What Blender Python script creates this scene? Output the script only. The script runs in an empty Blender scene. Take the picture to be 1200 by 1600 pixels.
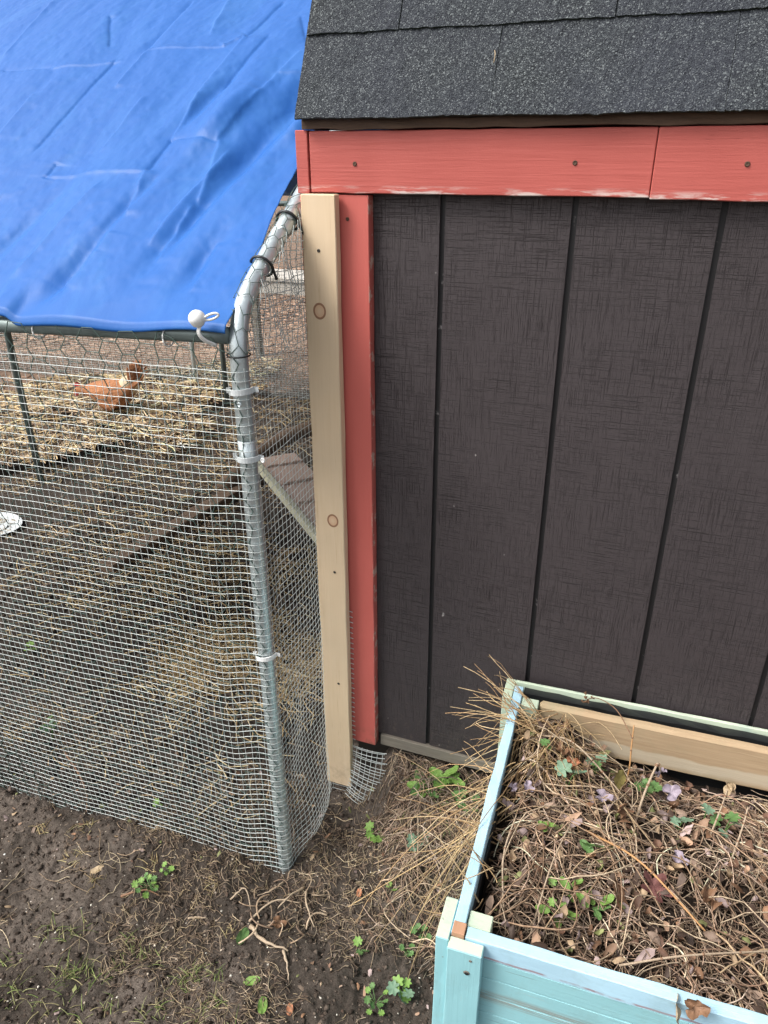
import bpy, bmesh, math, random
import numpy as np
from mathutils import Vector, Matrix
random.seed(7); rng = np.random.default_rng(7)
R = math.radians
scene = bpy.context.scene
col = scene.collection

# ------------------------------------------------------------------ camera
cam_d = bpy.data.cameras.new('camera'); cam = bpy.data.objects.new('camera', cam_d); col.objects.link(cam)
cam_d.sensor_fit = 'VERTICAL'; cam_d.sensor_height = 24.0; cam_d.lens = 1154.68 / 1600 * 24.0
cam_d.clip_start = 0.02; cam_d.clip_end = 300
yaw, pitch, roll = 0.3611262, 0.45783578, 0.00484124
f = Vector((-math.sin(yaw)*math.cos(pitch), math.cos(yaw)*math.cos(pitch), -math.sin(pitch)))
r = Vector((math.cos(yaw), math.sin(yaw), 0)); d = f.cross(r)
r2 = r*math.cos(roll) + d*math.sin(roll); d2 = -r*math.sin(roll) + d*math.cos(roll)
m = Matrix((r2, -d2, -f)).transposed().to_4x4(); m.translation = (0.35265, -1.20102, 1.19337)
cam.matrix_world = m
scene.camera = cam

# ------------------------------------------------------------------ overcast sky, sun, exposure
SUN_EL, SUN_AZ = 50.0, 232.0          # azimuth: clockwise from +Y, the side the light comes from
world = bpy.data.worlds.new('World'); scene.world = world; world.use_nodes = True
wn = world.node_tree; wn.nodes.clear()
sky = wn.nodes.new('ShaderNodeTexSky'); sky.sky_type = 'NISHITA'; sky.sun_disc = False
sky.sun_elevation = R(SUN_EL); sky.sun_rotation = R(SUN_AZ); sky.air_density = 1.0; sky.dust_density = 5.0; sky.ozone_density = 1.0
hs = wn.nodes.new('ShaderNodeHueSaturation'); hs.inputs['Saturation'].default_value = 0.28
bg = wn.nodes.new('ShaderNodeBackground'); bg.inputs['Strength'].default_value = 0.15
wo = wn.nodes.new('ShaderNodeOutputWorld')
wn.links.new(sky.outputs[0], hs.inputs['Color']); wn.links.new(hs.outputs[0], bg.inputs[0]); wn.links.new(bg.outputs[0], wo.inputs[0])
sun_d = bpy.data.lights.new('sun', 'SUN'); sun_d.energy = 1.5; sun_d.angle = R(22); sun_d.color = (1, 0.97, 0.92)
sun = bpy.data.objects.new('sun', sun_d); col.objects.link(sun)
sv = Vector((math.sin(R(SUN_AZ))*math.cos(R(SUN_EL)), math.cos(R(SUN_AZ))*math.cos(R(SUN_EL)), math.sin(R(SUN_EL))))
sun.rotation_euler = sv.to_track_quat('Z', 'Y').to_euler()
scene.view_settings.view_transform = 'Standard'; scene.view_settings.look = 'None'
scene.view_settings.gamma = 1; scene.view_settings.use_curve_mapping = False
scene.view_settings.exposure = 0.80

# ------------------------------------------------------------------ helpers
def tag(o, label=None, cat=None, group=None, kind=None):
    if label: o['label'] = label
    if cat: o['category'] = cat
    if group: o['group'] = group
    if kind: o['kind'] = kind
    return o
def empty(name, loc=(0,0,0), rz=0, label=None, cat=None, group=None):
    o = bpy.data.objects.new(name, None); col.objects.link(o); o.location = loc; o.rotation_euler = (0,0,rz)
    o.empty_display_size = 0.05
    return tag(o, label, cat, group)
def mesh_obj(name, V, F, mat, parent=None, smooth=False, cols=None):
    me = bpy.data.meshes.new(name)
    if isinstance(F, np.ndarray):
        V = np.asarray(V, np.float32); n, k = F.shape
        me.vertices.add(len(V)); me.vertices.foreach_set('co', V.ravel())
        me.loops.add(n*k); me.loops.foreach_set('vertex_index', F.astype(np.int32).ravel())
        me.polygons.add(n); me.polygons.foreach_set('loop_start', np.arange(0, n*k, k, dtype=np.int32))
        me.polygons.foreach_set('loop_total', np.full(n, k, np.int32))
        me.update(calc_edges=True)
    else:
        me.from_pydata([tuple(map(float, v)) for v in V], [], [tuple(x) for x in F]); me.update()
    if smooth: me.polygons.foreach_set('use_smooth', np.ones(len(me.polygons), bool))
    if cols is not None:
        a = me.color_attributes.new('col', 'FLOAT_COLOR', 'POINT')
        c = np.ones((len(me.vertices), 4), np.float32); c[:, :3] = cols; a.data.foreach_set('color', c.ravel())
    if mat: me.materials.append(mat)
    o = bpy.data.objects.new(name, me); col.objects.link(o)
    if parent: o.parent = parent
    return o
def add_bevel(o, w=0.0015, seg=1):
    b = o.modifiers.new('bevel', 'BEVEL'); b.width = w; b.segments = seg; b.limit_method = 'ANGLE'; b.angle_limit = R(40); return o
def board(name, lo, hi, mat, parent=None, bev=0.0012, n=1, axis=0, warp=0.0, seed=0):
    """a box lo..hi, cut n times along an axis and slightly warped like real timber"""
    lo = np.array(lo, float); hi = np.array(hi, float)
    ax = axis; o1, o2 = [i for i in range(3) if i != ax]
    V = []; F = []
    rs = np.random.default_rng(seed+11)
    for i in range(n+1):
        t = i/n
        for a, b in ((0,0),(1,0),(1,1),(0,1)):
            v = np.zeros(3); v[ax] = lo[ax]+(hi[ax]-lo[ax])*t
            v[o1] = (lo, hi)[a][o1]; v[o2] = (lo, hi)[b][o2]
            if warp and 0 < i < n: v[o1] += rs.normal()*warp; v[o2] += rs.normal()*warp
            V.append(v)
    for i in range(n):
        for k in range(4):
            F.append((4*i+k, 4*i+(k+1) % 4, 4*i+4+(k+1) % 4, 4*i+4+k))
    F.append((3,2,1,0)); F.append((4*n, 4*n+1, 4*n+2, 4*n+3))
    o = mesh_obj(name, V, F, mat, parent)
    bm = bmesh.new(); bm.from_mesh(o.data); bmesh.ops.recalc_face_normals(bm, faces=bm.faces); bm.to_mesh(o.data); bm.free()
    if bev: add_bevel(o, bev)
    return o
def tubes(P, rad, sides=4):
    """P [S,N,3] polylines, rad scalar / [S] / [S,N] -> verts, quads"""
    P = np.asarray(P, float); S, N, _ = P.shape
    rad = np.asarray(rad, float)
    if rad.ndim == 0: rad = np.full((S, N), float(rad))
    elif rad.ndim == 1: rad = np.repeat(rad[:, None], N, 1)
    T = np.gradient(P, axis=1); T /= np.linalg.norm(T, axis=2, keepdims=True)+1e-12
    ref = np.where(np.abs(T[..., 2:3]) > 0.9, np.array([1.0, 0, 0]), np.array([0, 0, 1.0]))
    A = np.cross(T, ref); A /= np.linalg.norm(A, axis=2, keepdims=True)+1e-12
    B = np.cross(T, A)
    an = np.arange(sides)*2*np.pi/sides + np.pi/4
    V = P[:, :, None, :] + rad[:, :, None, None]*(A[:, :, None, :]*np.cos(an)[None, None, :, None] + B[:, :, None, :]*np.sin(an)[None, None, :, None])
    s, n, k = np.meshgrid(np.arange(S), np.arange(N-1), np.arange(sides), indexing='ij')
    base = (s*N+n)*sides; k2 = (k+1) % sides
    F = np.stack([base+k, base+k2, base+sides+k2, base+sides+k], -1).reshape(-1, 4)
    return V.reshape(-1, 3), F
def join_arrays(L):
    V = []; F = []; n = 0
    for v, fa in L: V.append(v); F.append(fa+n); n += len(v)
    return np.concatenate(V), np.concatenate(F)
def pipe(name, pts, rad, mat, parent=None, sides=12, closed_caps=True):
    Pp = np.array(pts, float); Np = len(Pp); rr_ = np.broadcast_to(np.asarray(rad, float).reshape(-1), (Np,)) if np.ndim(rad) else np.full(Np, float(rad))
    T = np.gradient(Pp, axis=0); T /= np.linalg.norm(T, axis=1, keepdims=True)+1e-12
    u = np.cross(T[0], (0.3, 0.2, 0.9) if abs(T[0][2]) < 0.8 else (1, 0.1, 0)); u /= np.linalg.norm(u); V = []
    for i in range(Np):
        u = u-T[i]*(u@T[i]); u /= np.linalg.norm(u); w = np.cross(T[i], u)
        for k in range(sides):
            a = 2*math.pi*k/sides; V.append(Pp[i]+rr_[i]*(math.cos(a)*u+math.sin(a)*w))
    V = np.array(V)
    F = [(i*sides+k, i*sides+(k+1) % sides, (i+1)*sides+(k+1) % sides, (i+1)*sides+k) for i in range(Np-1) for k in range(sides)]
    if closed_caps:
        F.append(tuple(range(sides))[::-1]); n = len(V); F.append(tuple(range(n-sides, n)))
    return mesh_obj(name, V, F, mat, parent, smooth=True)
def smoothpoly(pts, n):
    """Catmull-Rom through pts"""
    p = np.array(pts, float); p = np.vstack([2*p[0]-p[1], p, 2*p[-1]-p[-2]])
    out = []; K = len(p)-3
    for q in np.linspace(0, K-1e-6, n):
        i = int(q); t = q-i; a, b, c, e = p[i:i+4]
        out.append(0.5*((2*b)+(-a+c)*t+(2*a-5*b+4*c-e)*t*t+(-a+3*b-3*c+e)*t**3))
    return np.array(out)
# value noise in numpy
_tab = np.random.default_rng(3).random((256, 256))
def vnoise(x, y, ox=0):
    x = np.asarray(x, float)+1000+ox*17.3; y = np.asarray(y, float)+1000+ox*9.1
    xi = np.floor(x).astype(int); yi = np.floor(y).astype(int); fx = x-xi; fy = y-yi
    fx = fx*fx*(3-2*fx); fy = fy*fy*(3-2*fy)
    g = lambda a, b: _tab[a & 255, b & 255]
    return (g(xi, yi)*(1-fx)+g(xi+1, yi)*fx)*(1-fy)+(g(xi, yi+1)*(1-fx)+g(xi+1, yi+1)*fx)*fy
def fbm(x, y, o=4, ox=0):
    s = 0; a = 1; t = 0
    for i in range(o): s = s+a*(vnoise(x*2**i, y*2**i, ox+i)-0.5); t += a; a *= 0.5
    return s/t*2
def sstep(a, b, x): t = np.clip((x-a)/(b-a), 0, 1); return t*t*(3-2*t)

# ------------------------------------------------------------------ materials
class NB:
    def __init__(s, name, rough=0.8, metal=0.0, spec=0.5):
        s.m = bpy.data.materials.new(name); s.m.use_nodes = True; s.t = s.m.node_tree
        s.b = s.t.nodes['Principled BSDF']; s.b.inputs['Roughness'].default_value = rough
        s.b.inputs['Metallic'].default_value = metal; s.b.inputs['Specular IOR Level'].default_value = spec
        s.tc = s.t.nodes.new('ShaderNodeTexCoord')
    def link(s, a, b): s.t.links.new(a, b)
    def put(s, sock, v):
        if hasattr(v, 'is_linked') or hasattr(v, 'links'): s.link(v, sock)
        else: sock.default_value = v
    def coord(s, scale=(1,1,1), rot=(0,0,0), loc=(0,0,0), src='Object'):
        n = s.t.nodes.new('ShaderNodeMapping'); n.inputs['Scale'].default_value = scale; n.inputs['Rotation'].default_value = rot
        n.inputs['Location'].default_value = loc
        s.link(s.tc.outputs[src], n.inputs[0]); return n.outputs[0]
    def noise(s, scale, detail=4, rough=0.55, vec=None, dist=0.0):
        n = s.t.nodes.new('ShaderNodeTexNoise'); n.inputs['Scale'].default_value = scale; n.inputs['Detail'].default_value = detail
        n.inputs['Roughness'].default_value = rough; n.inputs['Distortion'].default_value = dist
        s.link(vec if vec is not None else s.coord(), n.inputs['Vector']); return n.outputs['Fac']
    def voro(s, scale, vec=None, feat='F1', out='Distance'):
        n = s.t.nodes.new('ShaderNodeTexVoronoi'); n.feature = feat; n.inputs['Scale'].default_value = scale
        s.link(vec if vec is not None else s.coord(), n.inputs['Vector']); return n.outputs[out]
    def ramp(s, fac, stops):
        n = s.t.nodes.new('ShaderNodeValToRGB'); e = n.color_ramp.elements
        while len(e) < len(stops): e.new(0.5)
        for i, (p, c) in enumerate(stops):
            e[i].position = p; e[i].color = (c, c, c, 1) if not isinstance(c, (tuple, list)) else (*c, 1)
        s.link(fac, n.inputs[0]); return n.outputs[0]
    def mix(s, fac, a, b, mode='MIX'):
        n = s.t.nodes.new('ShaderNodeMix'); n.data_type = 'RGBA'; n.blend_type = mode
        s.put(n.inputs[0], fac)
        for sock, v in ((n.inputs[6], a), (n.inputs[7], b)):
            if isinstance(v, tuple): sock.default_value = (*v, 1)[:4]
            else: s.link(v, sock)
        return n.outputs[2]
    def math(s, op, a, b=0.0, c=None):
        n = s.t.nodes.new('ShaderNodeMath'); n.operation = op; s.put(n.inputs[0], a); s.put(n.inputs[1], b)
        if c is not None: s.put(n.inputs[2], c)
        return n.outputs[0]
    def xyz(s, src='Object'):
        n = s.t.nodes.new('ShaderNodeSeparateXYZ'); s.link(s.tc.outputs[src], n.inputs[0]); return n.outputs
    def attr(s, name='col'):
        n = s.t.nodes.new('ShaderNodeAttribute'); n.attribute_name = name; return n.outputs['Color']
    def color(s, v):
        if isinstance(v, tuple): s.b.inputs['Base Color'].default_value = (*v, 1)
        else: s.link(v, s.b.inputs['Base Color'])
        return s
    def rough(s, v): s.put(s.b.inputs['Roughness'], v); return s
    def bump(s, h, dist=0.001, strength=1.0):
        n = s.t.nodes.new('ShaderNodeBump'); n.inputs['Distance'].default_value = dist; n.inputs['Strength'].default_value = strength
        s.link(h, n.inputs['Height'])
        if s.b.inputs['Normal'].is_linked: s.link(s.b.inputs['Normal'].links[0].from_socket, n.inputs['Normal'])
        s.link(n.outputs[0], s.b.inputs['Normal']); return s

# dark painted siding: crossing saw marks and grain
n = NB('siding_paint', 0.5, spec=0.35)
g1 = n.noise(1, 5, 0.7, n.coord((1100, 1100, 20)), 0.0)
g2 = n.noise(1, 5, 0.7, n.coord((14, 1100, 900)), 0.0)
patch = n.ramp(n.noise(6, 3), [(0.3, 0.25), (0.7, 1.0)])
patch2 = n.ramp(n.noise(7, 3, 0.5, n.coord(loc=(3, 1, 2))), [(0.3, 0.15), (0.7, 1.0)])
c1 = n.math('MULTIPLY', n.ramp(g1, [(0.30, 1.0), (0.45, 0.0)]), patch)
c2 = n.math('MULTIPLY', n.ramp(g2, [(0.30, 1.0), (0.44, 0.0)]), patch2)
crack = n.math('MAXIMUM', c1, c2)
fine = n.noise(420, 3)
basec = n.mix(n.noise(3.2, 4), (0.045, 0.037, 0.039), (0.060, 0.050, 0.052))
cc = n.mix(n.math('MULTIPLY', crack, 0.5), basec, (0.014, 0.012, 0.013))
hl = n.math('MULTIPLY', n.ramp(n.noise(1, 6, 0.8, n.coord((60, 900, 700), loc=(4, 0, 7)), 0.4), [(0.60, 0.0), (0.74, 1.0)]), n.ramp(n.noise(5, 3, 0.5, n.coord(loc=(9, 1, 4))), [(0.4, 0.0), (0.65, 0.5)]))  # highlights on the rough grain, painted in as paler flecks
cc = n.mix(hl, cc, (0.13, 0.12, 0.125))
splash = n.math('MULTIPLY', n.ramp(n.math('MULTIPLY', n.xyz()[2], 5.0), [(0.0, 1.0), (0.9, 0.0)]), n.ramp(n.noise(70, 5, 0.75), [(0.52, 0.0), (0.66, 1.0)]))
cc = n.mix(n.math('MULTIPLY', splash, 0.55), cc, (0.12, 0.095, 0.08))
chips = n.ramp(n.noise(60, 2, 0.5, n.coord((1, 1, 0.6))), [(0.755, 0.0), (0.775, 1.0)])
cc = n.mix(n.math('MULTIPLY', chips, 0.8), cc, (0.35, 0.33, 0.32))
n.color(cc); n.bump(n.math('ADD', n.math('MULTIPLY', crack, -1.0), n.math('MULTIPLY', fine, 0.3)), 0.0016, 1.0); M_SIDING = n.m
n = NB('groove_paint', 0.6); n.color(n.mix(n.ramp(n.noise(55, 3), [(0.66, 0.0), (0.72, 1.0)]), (0.012, 0.011, 0.012), (0.14, 0.13, 0.13))); M_GROOVE = n.m

def red_paint(name, weather, lowz=None):
    n = NB(name, 0.55, spec=0.3)
    gx = n.noise(1, 4, 0.6, n.coord((7, 90, 160)), 0.3)
    base = n.mix(n.noise(9, 3), (0.41, 0.090, 0.074), (0.48, 0.118, 0.098))
    dark = n.ramp(n.noise(1, 5, 0.7, n.coord((9, 60, 260)), 0.5), [(0.26, 1.0), (0.36, 0.0)])
    c = n.mix(n.math('MULTIPLY', dark, weather), base, (0.16, 0.035, 0.03))
    if lowz is not None:
        z = n.xyz()[2]
        near = n.ramp(n.math('MULTIPLY', n.math('SUBTRACT', z, lowz), 60.0), [(0.05, 1.0), (0.75, 0.0)])
        pn = n.ramp(n.noise(1, 5, 0.65, n.coord((16, 30, 110))), [(0.50, 0.0), (0.60, 1.0)])
        c = n.mix(n.math('MULTIPLY', near, pn), c, (0.62, 0.52, 0.48))
    n.color(c); n.bump(gx, 0.0012, 0.7); n.bump(n.noise(500, 2), 0.0004, 0.4)
    return n.m
M_RED = red_paint('red_paint', 0.25, 1.129)
M_REDOLD = red_paint('red_paint_worn', 0.95, 1.127)
# vertical red trim: grain along z
n = NB('red_paint_vertical', 0.55, spec=0.3)
b0 = n.mix(n.noise(7, 3), (0.47, 0.105, 0.086), (0.54, 0.135, 0.112))
x, y, z = n.xyz()
edge = n.ramp(n.math('MULTIPLY', n.math('SUBTRACT', -0.118, x), 160.0), [(0.10, 1.0), (0.35, 0.0)])
pn = n.ramp(n.noise(1, 6, 0.75, n.coord((160, 30, 26))), [(0.55, 0.0), (0.58, 1.0)])
low = n.math('MULTIPLY', n.ramp(n.math('MULTIPLY', n.math('ADD', z, 0.03), 18.0), [(0.2, 1.0), (1.0, 0.0)]), n.ramp(n.noise(40, 4), [(0.45, 0), (0.6, 1)]))
c = n.mix(n.math('MULTIPLY', edge, pn), b0, (0.55, 0.36, 0.30)); c = n.mix(n.math('MULTIPLY', low, 0.6), c, (0.17, 0.08, 0.05))
n.color(c); n.bump(n.noise(1, 4, 0.6, n.coord((160, 90, 7)), 0.3), 0.001, 0.6); M_REDV = n.m
# raw pine batten with knots
n = NB('pine_wood', 0.7, spec=0.25)
gr = n.noise(1, 5, 0.6, n.coord((110, 60, 5)), 1.0)
c = n.mix(gr, (0.60, 0.445, 0.275), (0.72, 0.57, 0.40))
c = n.mix(n.ramp(n.noise(5, 4), [(0.35, 0.0), (0.75, 0.55)]), c, (0.56, 0.45, 0.32))
for kx, kz in ((-0.2015, 0.944), (-0.192, 0.545)):
    v = n.t.nodes.new('ShaderNodeVectorMath'); v.operation = 'DISTANCE'; n.link(n.coord((1, 0, 0.85)), v.inputs[0]); v.inputs[1].default_value = (kx, 0, kz*0.85)
    dd = v.outputs['Value']
    c = n.mix(n.ramp(n.math('MULTIPLY', dd, 60.0), [(0.10, 0.35), (0.56, 0.8), (0.60, 0.0)]), c, (0.56, 0.34, 0.21))
    ring = n.math('COMPARE', dd, 0.0104, 0.0016)
    c = n.mix(n.math('MULTIPLY', ring, 0.9), c, (0.24, 0.11, 0.06))
foot = n.math('MULTIPLY', n.ramp(n.math('MULTIPLY', n.math('ADD', n.xyz()[2], 0.155), 9.0), [(0.0, 1.0), (0.8, 0.0)]), n.ramp(n.noise(30, 5, 0.7), [(0.48, 0.0), (0.62, 1.0)]))
c = n.mix(n.math('MULTIPLY', foot, 0.5), c, (0.25, 0.18, 0.12)); c = n.mix(n.ramp(n.noise(1, 6, 0.7, n.coord((260, 60, 7))), [(0.30, 0.45), (0.40, 0.0)]), c, (0.42, 0.28, 0.15))
n.color(c); n.bump(gr, 0.0006, 0.5); M_PINE = n.m
# shingles
n = NB('shingle_granules', 0.9, spec=0.3)
vor = n.voro(680, feat='F1', out='Color')
sep = n.t.nodes.new('ShaderNodeSeparateColor'); n.link(vor, sep.inputs[0])
c = n.ramp(sep.outputs[0], [(0.0, (0.012, 0.014, 0.016)), (0.55, (0.035, 0.041, 0.045)), (0.88, (0.075, 0.085, 0.088)), (0.97, (0.19, 0.21, 0.21))])
c = n.mix(n.ramp(n.noise(4, 3), [(0.35, 0.0), (0.7, 0.55)]), c, (0.038, 0.041, 0.058))
n.color(c); n.bump(n.voro(520), 0.0015, 0.9); n.bump(n.noise(160, 2), 0.001, 0.4); M_SHINGLE = n.m
n = NB('shingle_edge', 0.95); n.color(n.mix(n.noise(120, 3), (0.012, 0.02, 0.014), (0.03, 0.045, 0.03))); M_SHEDGE = n.m
n = NB('old_drip_wood', 0.85); n.color(n.mix(n.noise(1, 5, 0.65, n.coord((14, 80, 200))), (0.03, 0.018, 0.012), (0.13, 0.075, 0.045))); n.bump(n.noise(90, 4), 0.002, 0.8); M_DRIP = n.m
n = NB('grey_weathered_wood', 0.85); n.color(n.mix(n.noise(1, 5, 0.65, n.coord((16, 90, 220))), (0.10, 0.088, 0.07), (0.24, 0.21, 0.17))); n.bump(n.noise(1, 4, 0.6, n.coord((20, 90, 300))), 0.001, 0.7); M_GREYWOOD = n.m
n = NB('dark_wood', 0.9); n.color(n.mix(n.noise(30, 4), (0.02, 0.016, 0.013), (0.05, 0.04, 0.03))); M_DARKWOOD = n.m
# tarp
n = NB('blue_tarp', 0.5, spec=0.28)
wv = n.math('ADD', n.math('SINE', n.math('MULTIPLY', n.xyz('UV')[0], 3000.0)), n.math('SINE', n.math('MULTIPLY', n.xyz('UV')[1], 3000.0)))
sc = n.ramp(n.noise(1, 5, 0.65, n.coord((8, 3, 3)), 1.5), [(0.48, 0.0), (0.8, 0.55)])
bcol = n.mix(n.noise(2.5, 3), (0.014, 0.092, 0.33), (0.020, 0.116, 0.39))
bcol = n.mix(sc, bcol, (0.040, 0.155, 0.41))
n.color(bcol); n.bump(n.noise(1, 5, 0.6, n.coord((16, 10, 10)), 1.6), 0.003, 0.2); n.bump(n.noise(38, 4, 0.6), 0.002, 0.15); n.bump(n.voro(1.0, n.coord((11, 7, 7), rot=(0, 0, 0.5)), 'DISTANCE_TO_EDGE'), 0.012, 0.13); n.bump(n.voro(1.0, n.coord((22, 15, 15), rot=(0.3, 0, -0.3)), 'DISTANCE_TO_EDGE'), 0.005, 0.16); M_TARP = n.m
n = NB('galvanised_pipe', 0.34, metal=0.75, spec=0.5)
sp = n.voro(90, n.coord((1, 1, 0.5)), out='Color')
n.color(n.mix(n.noise(60, 4), (0.48, 0.54, 0.55), (0.66, 0.73, 0.74))); n.rough(n.ramp(n.noise(40, 3), [(0.3, 0.28), (0.7, 0.5)])); n.bump(n.noise(140, 3), 0.0008, 0.35); M_GALV = n.m
n = NB('painted_dark_pipe', 0.45, metal=0.4); n.color(n.mix(n.noise(40, 4), (0.10, 0.13, 0.13), (0.22, 0.27, 0.26))); M_PIPEDARK = n.m
n = NB('galvanised_wire', 0.4, metal=0.25); n.color(n.mix(n.noise(30, 3), (0.46, 0.51, 0.51), (0.70, 0.74, 0.71))); M_WIRE = n.m
n = NB('green_coated_wire', 0.5); n.color((0.055, 0.095, 0.08)); M_HEX = n.m
n = NB('black_plastic', 0.4); n.color((0.012, 0.013, 0.014)); M_BLACK = n.m
n = NB('white_plastic', 0.3); n.color(n.mix(n.noise(25, 3), (0.70, 0.70, 0.68), (0.82, 0.82, 0.80))); M_WHITE = n.m
n = NB('clip_metal', 0.4); n.color(n.mix(n.noise(70, 3), (0.42, 0.45, 0.46), (0.60, 0.63, 0.63))); M_CLIP = n.m
n = NB('dark_screw', 0.45, metal=0.6); n.color((0.05, 0.045, 0.04)); M_SCREW = n.m
# soil
n = NB('soil', 0.95, spec=0.15)
x, y, z = n.xyz()
a = n.mix(n.noise(9, 6, 0.65), (0.042, 0.034, 0.028), (0.090, 0.074, 0.061))
a = n.mix(n.ramp(n.noise(4.0, 4, 0.6), [(0.46, 0.0), (0.60, 0.85)]), a, (0.155, 0.127, 0.106))
a = n.mix(n.ramp(n.noise(160, 4, 0.7), [(0.45, 0.0), (0.75, 0.7)]), a, (0.022, 0.015, 0.011))
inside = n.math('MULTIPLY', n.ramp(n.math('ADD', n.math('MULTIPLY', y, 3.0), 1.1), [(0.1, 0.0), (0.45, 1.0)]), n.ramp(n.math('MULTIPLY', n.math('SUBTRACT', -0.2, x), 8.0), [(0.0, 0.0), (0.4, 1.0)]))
a = n.mix(n.math('MULTIPLY', inside, 0.55), a, (0.040, 0.031, 0.025))  # the tarp's shade on the pen floor, painted into the soil colour
dd = n.math('ADD', n.math('MULTIPLY', y, 0.75), n.math('MULTIPLY', x, -0.66))
chip = n.mix(n.noise(26, 5, 0.7), (0.10, 0.062, 0.045), (0.33, 0.23, 0.165))
a = n.mix(n.ramp(n.math('SUBTRACT', n.math('MULTIPLY', dd, 0.5), 1.25), [(0.3, 0.0), (0.6, 1.0)]), a, chip)
n.color(a); n.bump(n.noise(130, 6, 0.72), 0.006, 0.9); n.bump(n.noise(480, 3, 0.6), 0.002, 0.7); M_SOIL = n.m
n = NB('clod', 0.95, spec=0.1); n.color(n.attr()); n.bump(n.noise(300, 3), 0.002, 0.8); M_CLOD = n.m
n = NB('dry_stem', 0.75, spec=0.2); n.color(n.mix(n.ramp(n.noise(160, 4, 0.7), [(0.35, 1.0), (0.6, 0.0)]), n.attr(), n.mix(1.0, n.attr(), (0.58, 0.53, 0.50), 'MULTIPLY'))); M_STEM = n.m
n = NB('leaf_matter', 0.65, spec=0.3)
n.color(n.mix(n.noise(120, 3), n.attr(), n.mix(1.0, n.attr(), (0.6, 0.55, 0.5), 'MULTIPLY'))); n.bump(n.noise(200, 3), 0.001, 0.5)
M_LEAFV = n.m
def leafmat(name, a, b, veins=True):
    n = NB(name, 0.55, spec=0.3); n.color(n.mix(n.noise(130, 4, 0.6), a, b)); n.bump(n.noise(170, 3), 0.0015, 0.6); return n.m
M_GREEN = leafmat('leaf_green', (0.055, 0.12, 0.035), (0.13, 0.23, 0.075))
M_BRIGHT = leafmat('leaf_bright_green', (0.10, 0.20, 0.035), (0.21, 0.33, 0.085))
M_BLUEGREEN = leafmat('leaf_blue_green', (0.09, 0.16, 0.10), (0.20, 0.30, 0.20))
M_LILAC = leafmat('leaf_lilac', (0.20, 0.16, 0.19), (0.40, 0.34, 0.40))
M_BROWNLEAF = leafmat('leaf_brown', (0.12, 0.065, 0.035), (0.30, 0.17, 0.10))
M_REDLEAF = leafmat('leaf_red_brown', (0.10, 0.040, 0.038), (0.24, 0.105, 0.09))
M_TANLEAF = leafmat('leaf_tan', (0.32, 0.23, 0.14), (0.54, 0.42, 0.27))
M_ORANGELEAF = leafmat('leaf_orange', (0.36, 0.14, 0.07), (0.50, 0.23, 0.13))
M_OLIVELEAF = leafmat('leaf_olive', (0.16, 0.14, 0.04), (0.34, 0.28, 0.10))
# teal planter paint
def teal(name, gscale, wear, c1=(0.24, 0.49, 0.53), c2=(0.31, 0.57, 0.61)):
    n = NB(name, 0.5, spec=0.35)
    base = n.mix(n.noise(8, 4), c1, c2)
    crackn = n.noise(1, 5, 0.7, n.coord(gscale), 0.3)
    cr = n.ramp(crackn, [(0.29, 1.0), (0.35, 0.0)])
    base = n.mix(n.math('MULTIPLY', cr, wear), base, (0.12, 0.11, 0.10))
    w2 = n.ramp(n.noise(1, 5, 0.75, n.coord(gscale, loc=(5, 2, 3)), 0.6), [(0.64, 0.0), (0.68, 1.0)])
    base = n.mix(n.math('MULTIPLY', w2, wear), base, (0.45, 0.42, 0.36))
    zz = n.xyz()[2]
    if 'rail' in name:      # paint rubbed off along the lower outer edge
        lo = n.math('COMPARE', n.math('ADD', zz, n.math('MULTIPLY', n.noise(22, 3), 0.006)), -0.0285 if 'along' in name else -0.9, 0.0018)
        base = n.mix(n.math('MULTIPLY', lo, n.ramp(n.noise(18, 4), [(0.40, 0.0), (0.50, 0.9)])), base, (0.30, 0.22, 0.24))
    else:                   # a band where the boards have weathered to bare grain
        bnd = n.ramp(n.math('MULTIPLY', n.math('ABSOLUTE', n.math('ADD', zz, n.math('MULTIPLY', n.noise(3, 2), 0.03), )), 1.0), [(0.083, 0.0), (0.090, 1.0), (0.104, 1.0), (0.110, 0.0)])
        ln = n.ramp(n.noise(1, 5, 0.7, n.coord((5, 60, 420)), 0.2), [(0.44, 0.0), (0.52, 1.0)])
        base = n.mix(n.math('MULTIPLY', n.math('MULTIPLY', bnd, ln), 0.8 if 'along' in name else 0.0), base, (0.24, 0.20, 0.16))
    base = n.mix(n.ramp(n.noise(14, 5, 0.7, n.coord(loc=(2, 7, 1))), [(0.50, 0.0), (0.75, 0.5)]), base, (0.22, 0.34, 0.33))
    base = n.mix(n.ramp(n.noise(110, 3, 0.6, n.coord(loc=(8, 3, 1))), [(0.72, 0.0), (0.75, 0.6)]), base, (0.16, 0.12, 0.09))
    n.color(base); n.bump(crackn, 0.0012, 0.6); return n.m
M_TEALX = teal('teal_paint_along', (6, 60, 220), 0.9)
M_TEALZ = teal('teal_paint_upright', (200, 160, 6), 0.8)
M_RAIL = teal('sky_sheen_rail', (180, 7, 60), 1.0, (0.34, 0.55, 0.68), (0.46, 0.67, 0.78))  # sky reflection on the rim, painted in as a paler blue
M_RAILX = teal('sky_sheen_rail_along', (7, 160, 60), 1.0, (0.34, 0.55, 0.68), (0.46, 0.67, 0.78))  # same painted sky reflection, with grain along the front rail
M_LEGTOP = teal('pale_green_end_grain', (30, 190, 60), 0.8, (0.40, 0.50, 0.37), (0.58, 0.64, 0.50))
n = NB('brown_plank', 0.75, spec=0.25)
gr = n.noise(1, 6, 0.65, n.coord((6, 60, 200)), 0.8)
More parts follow.
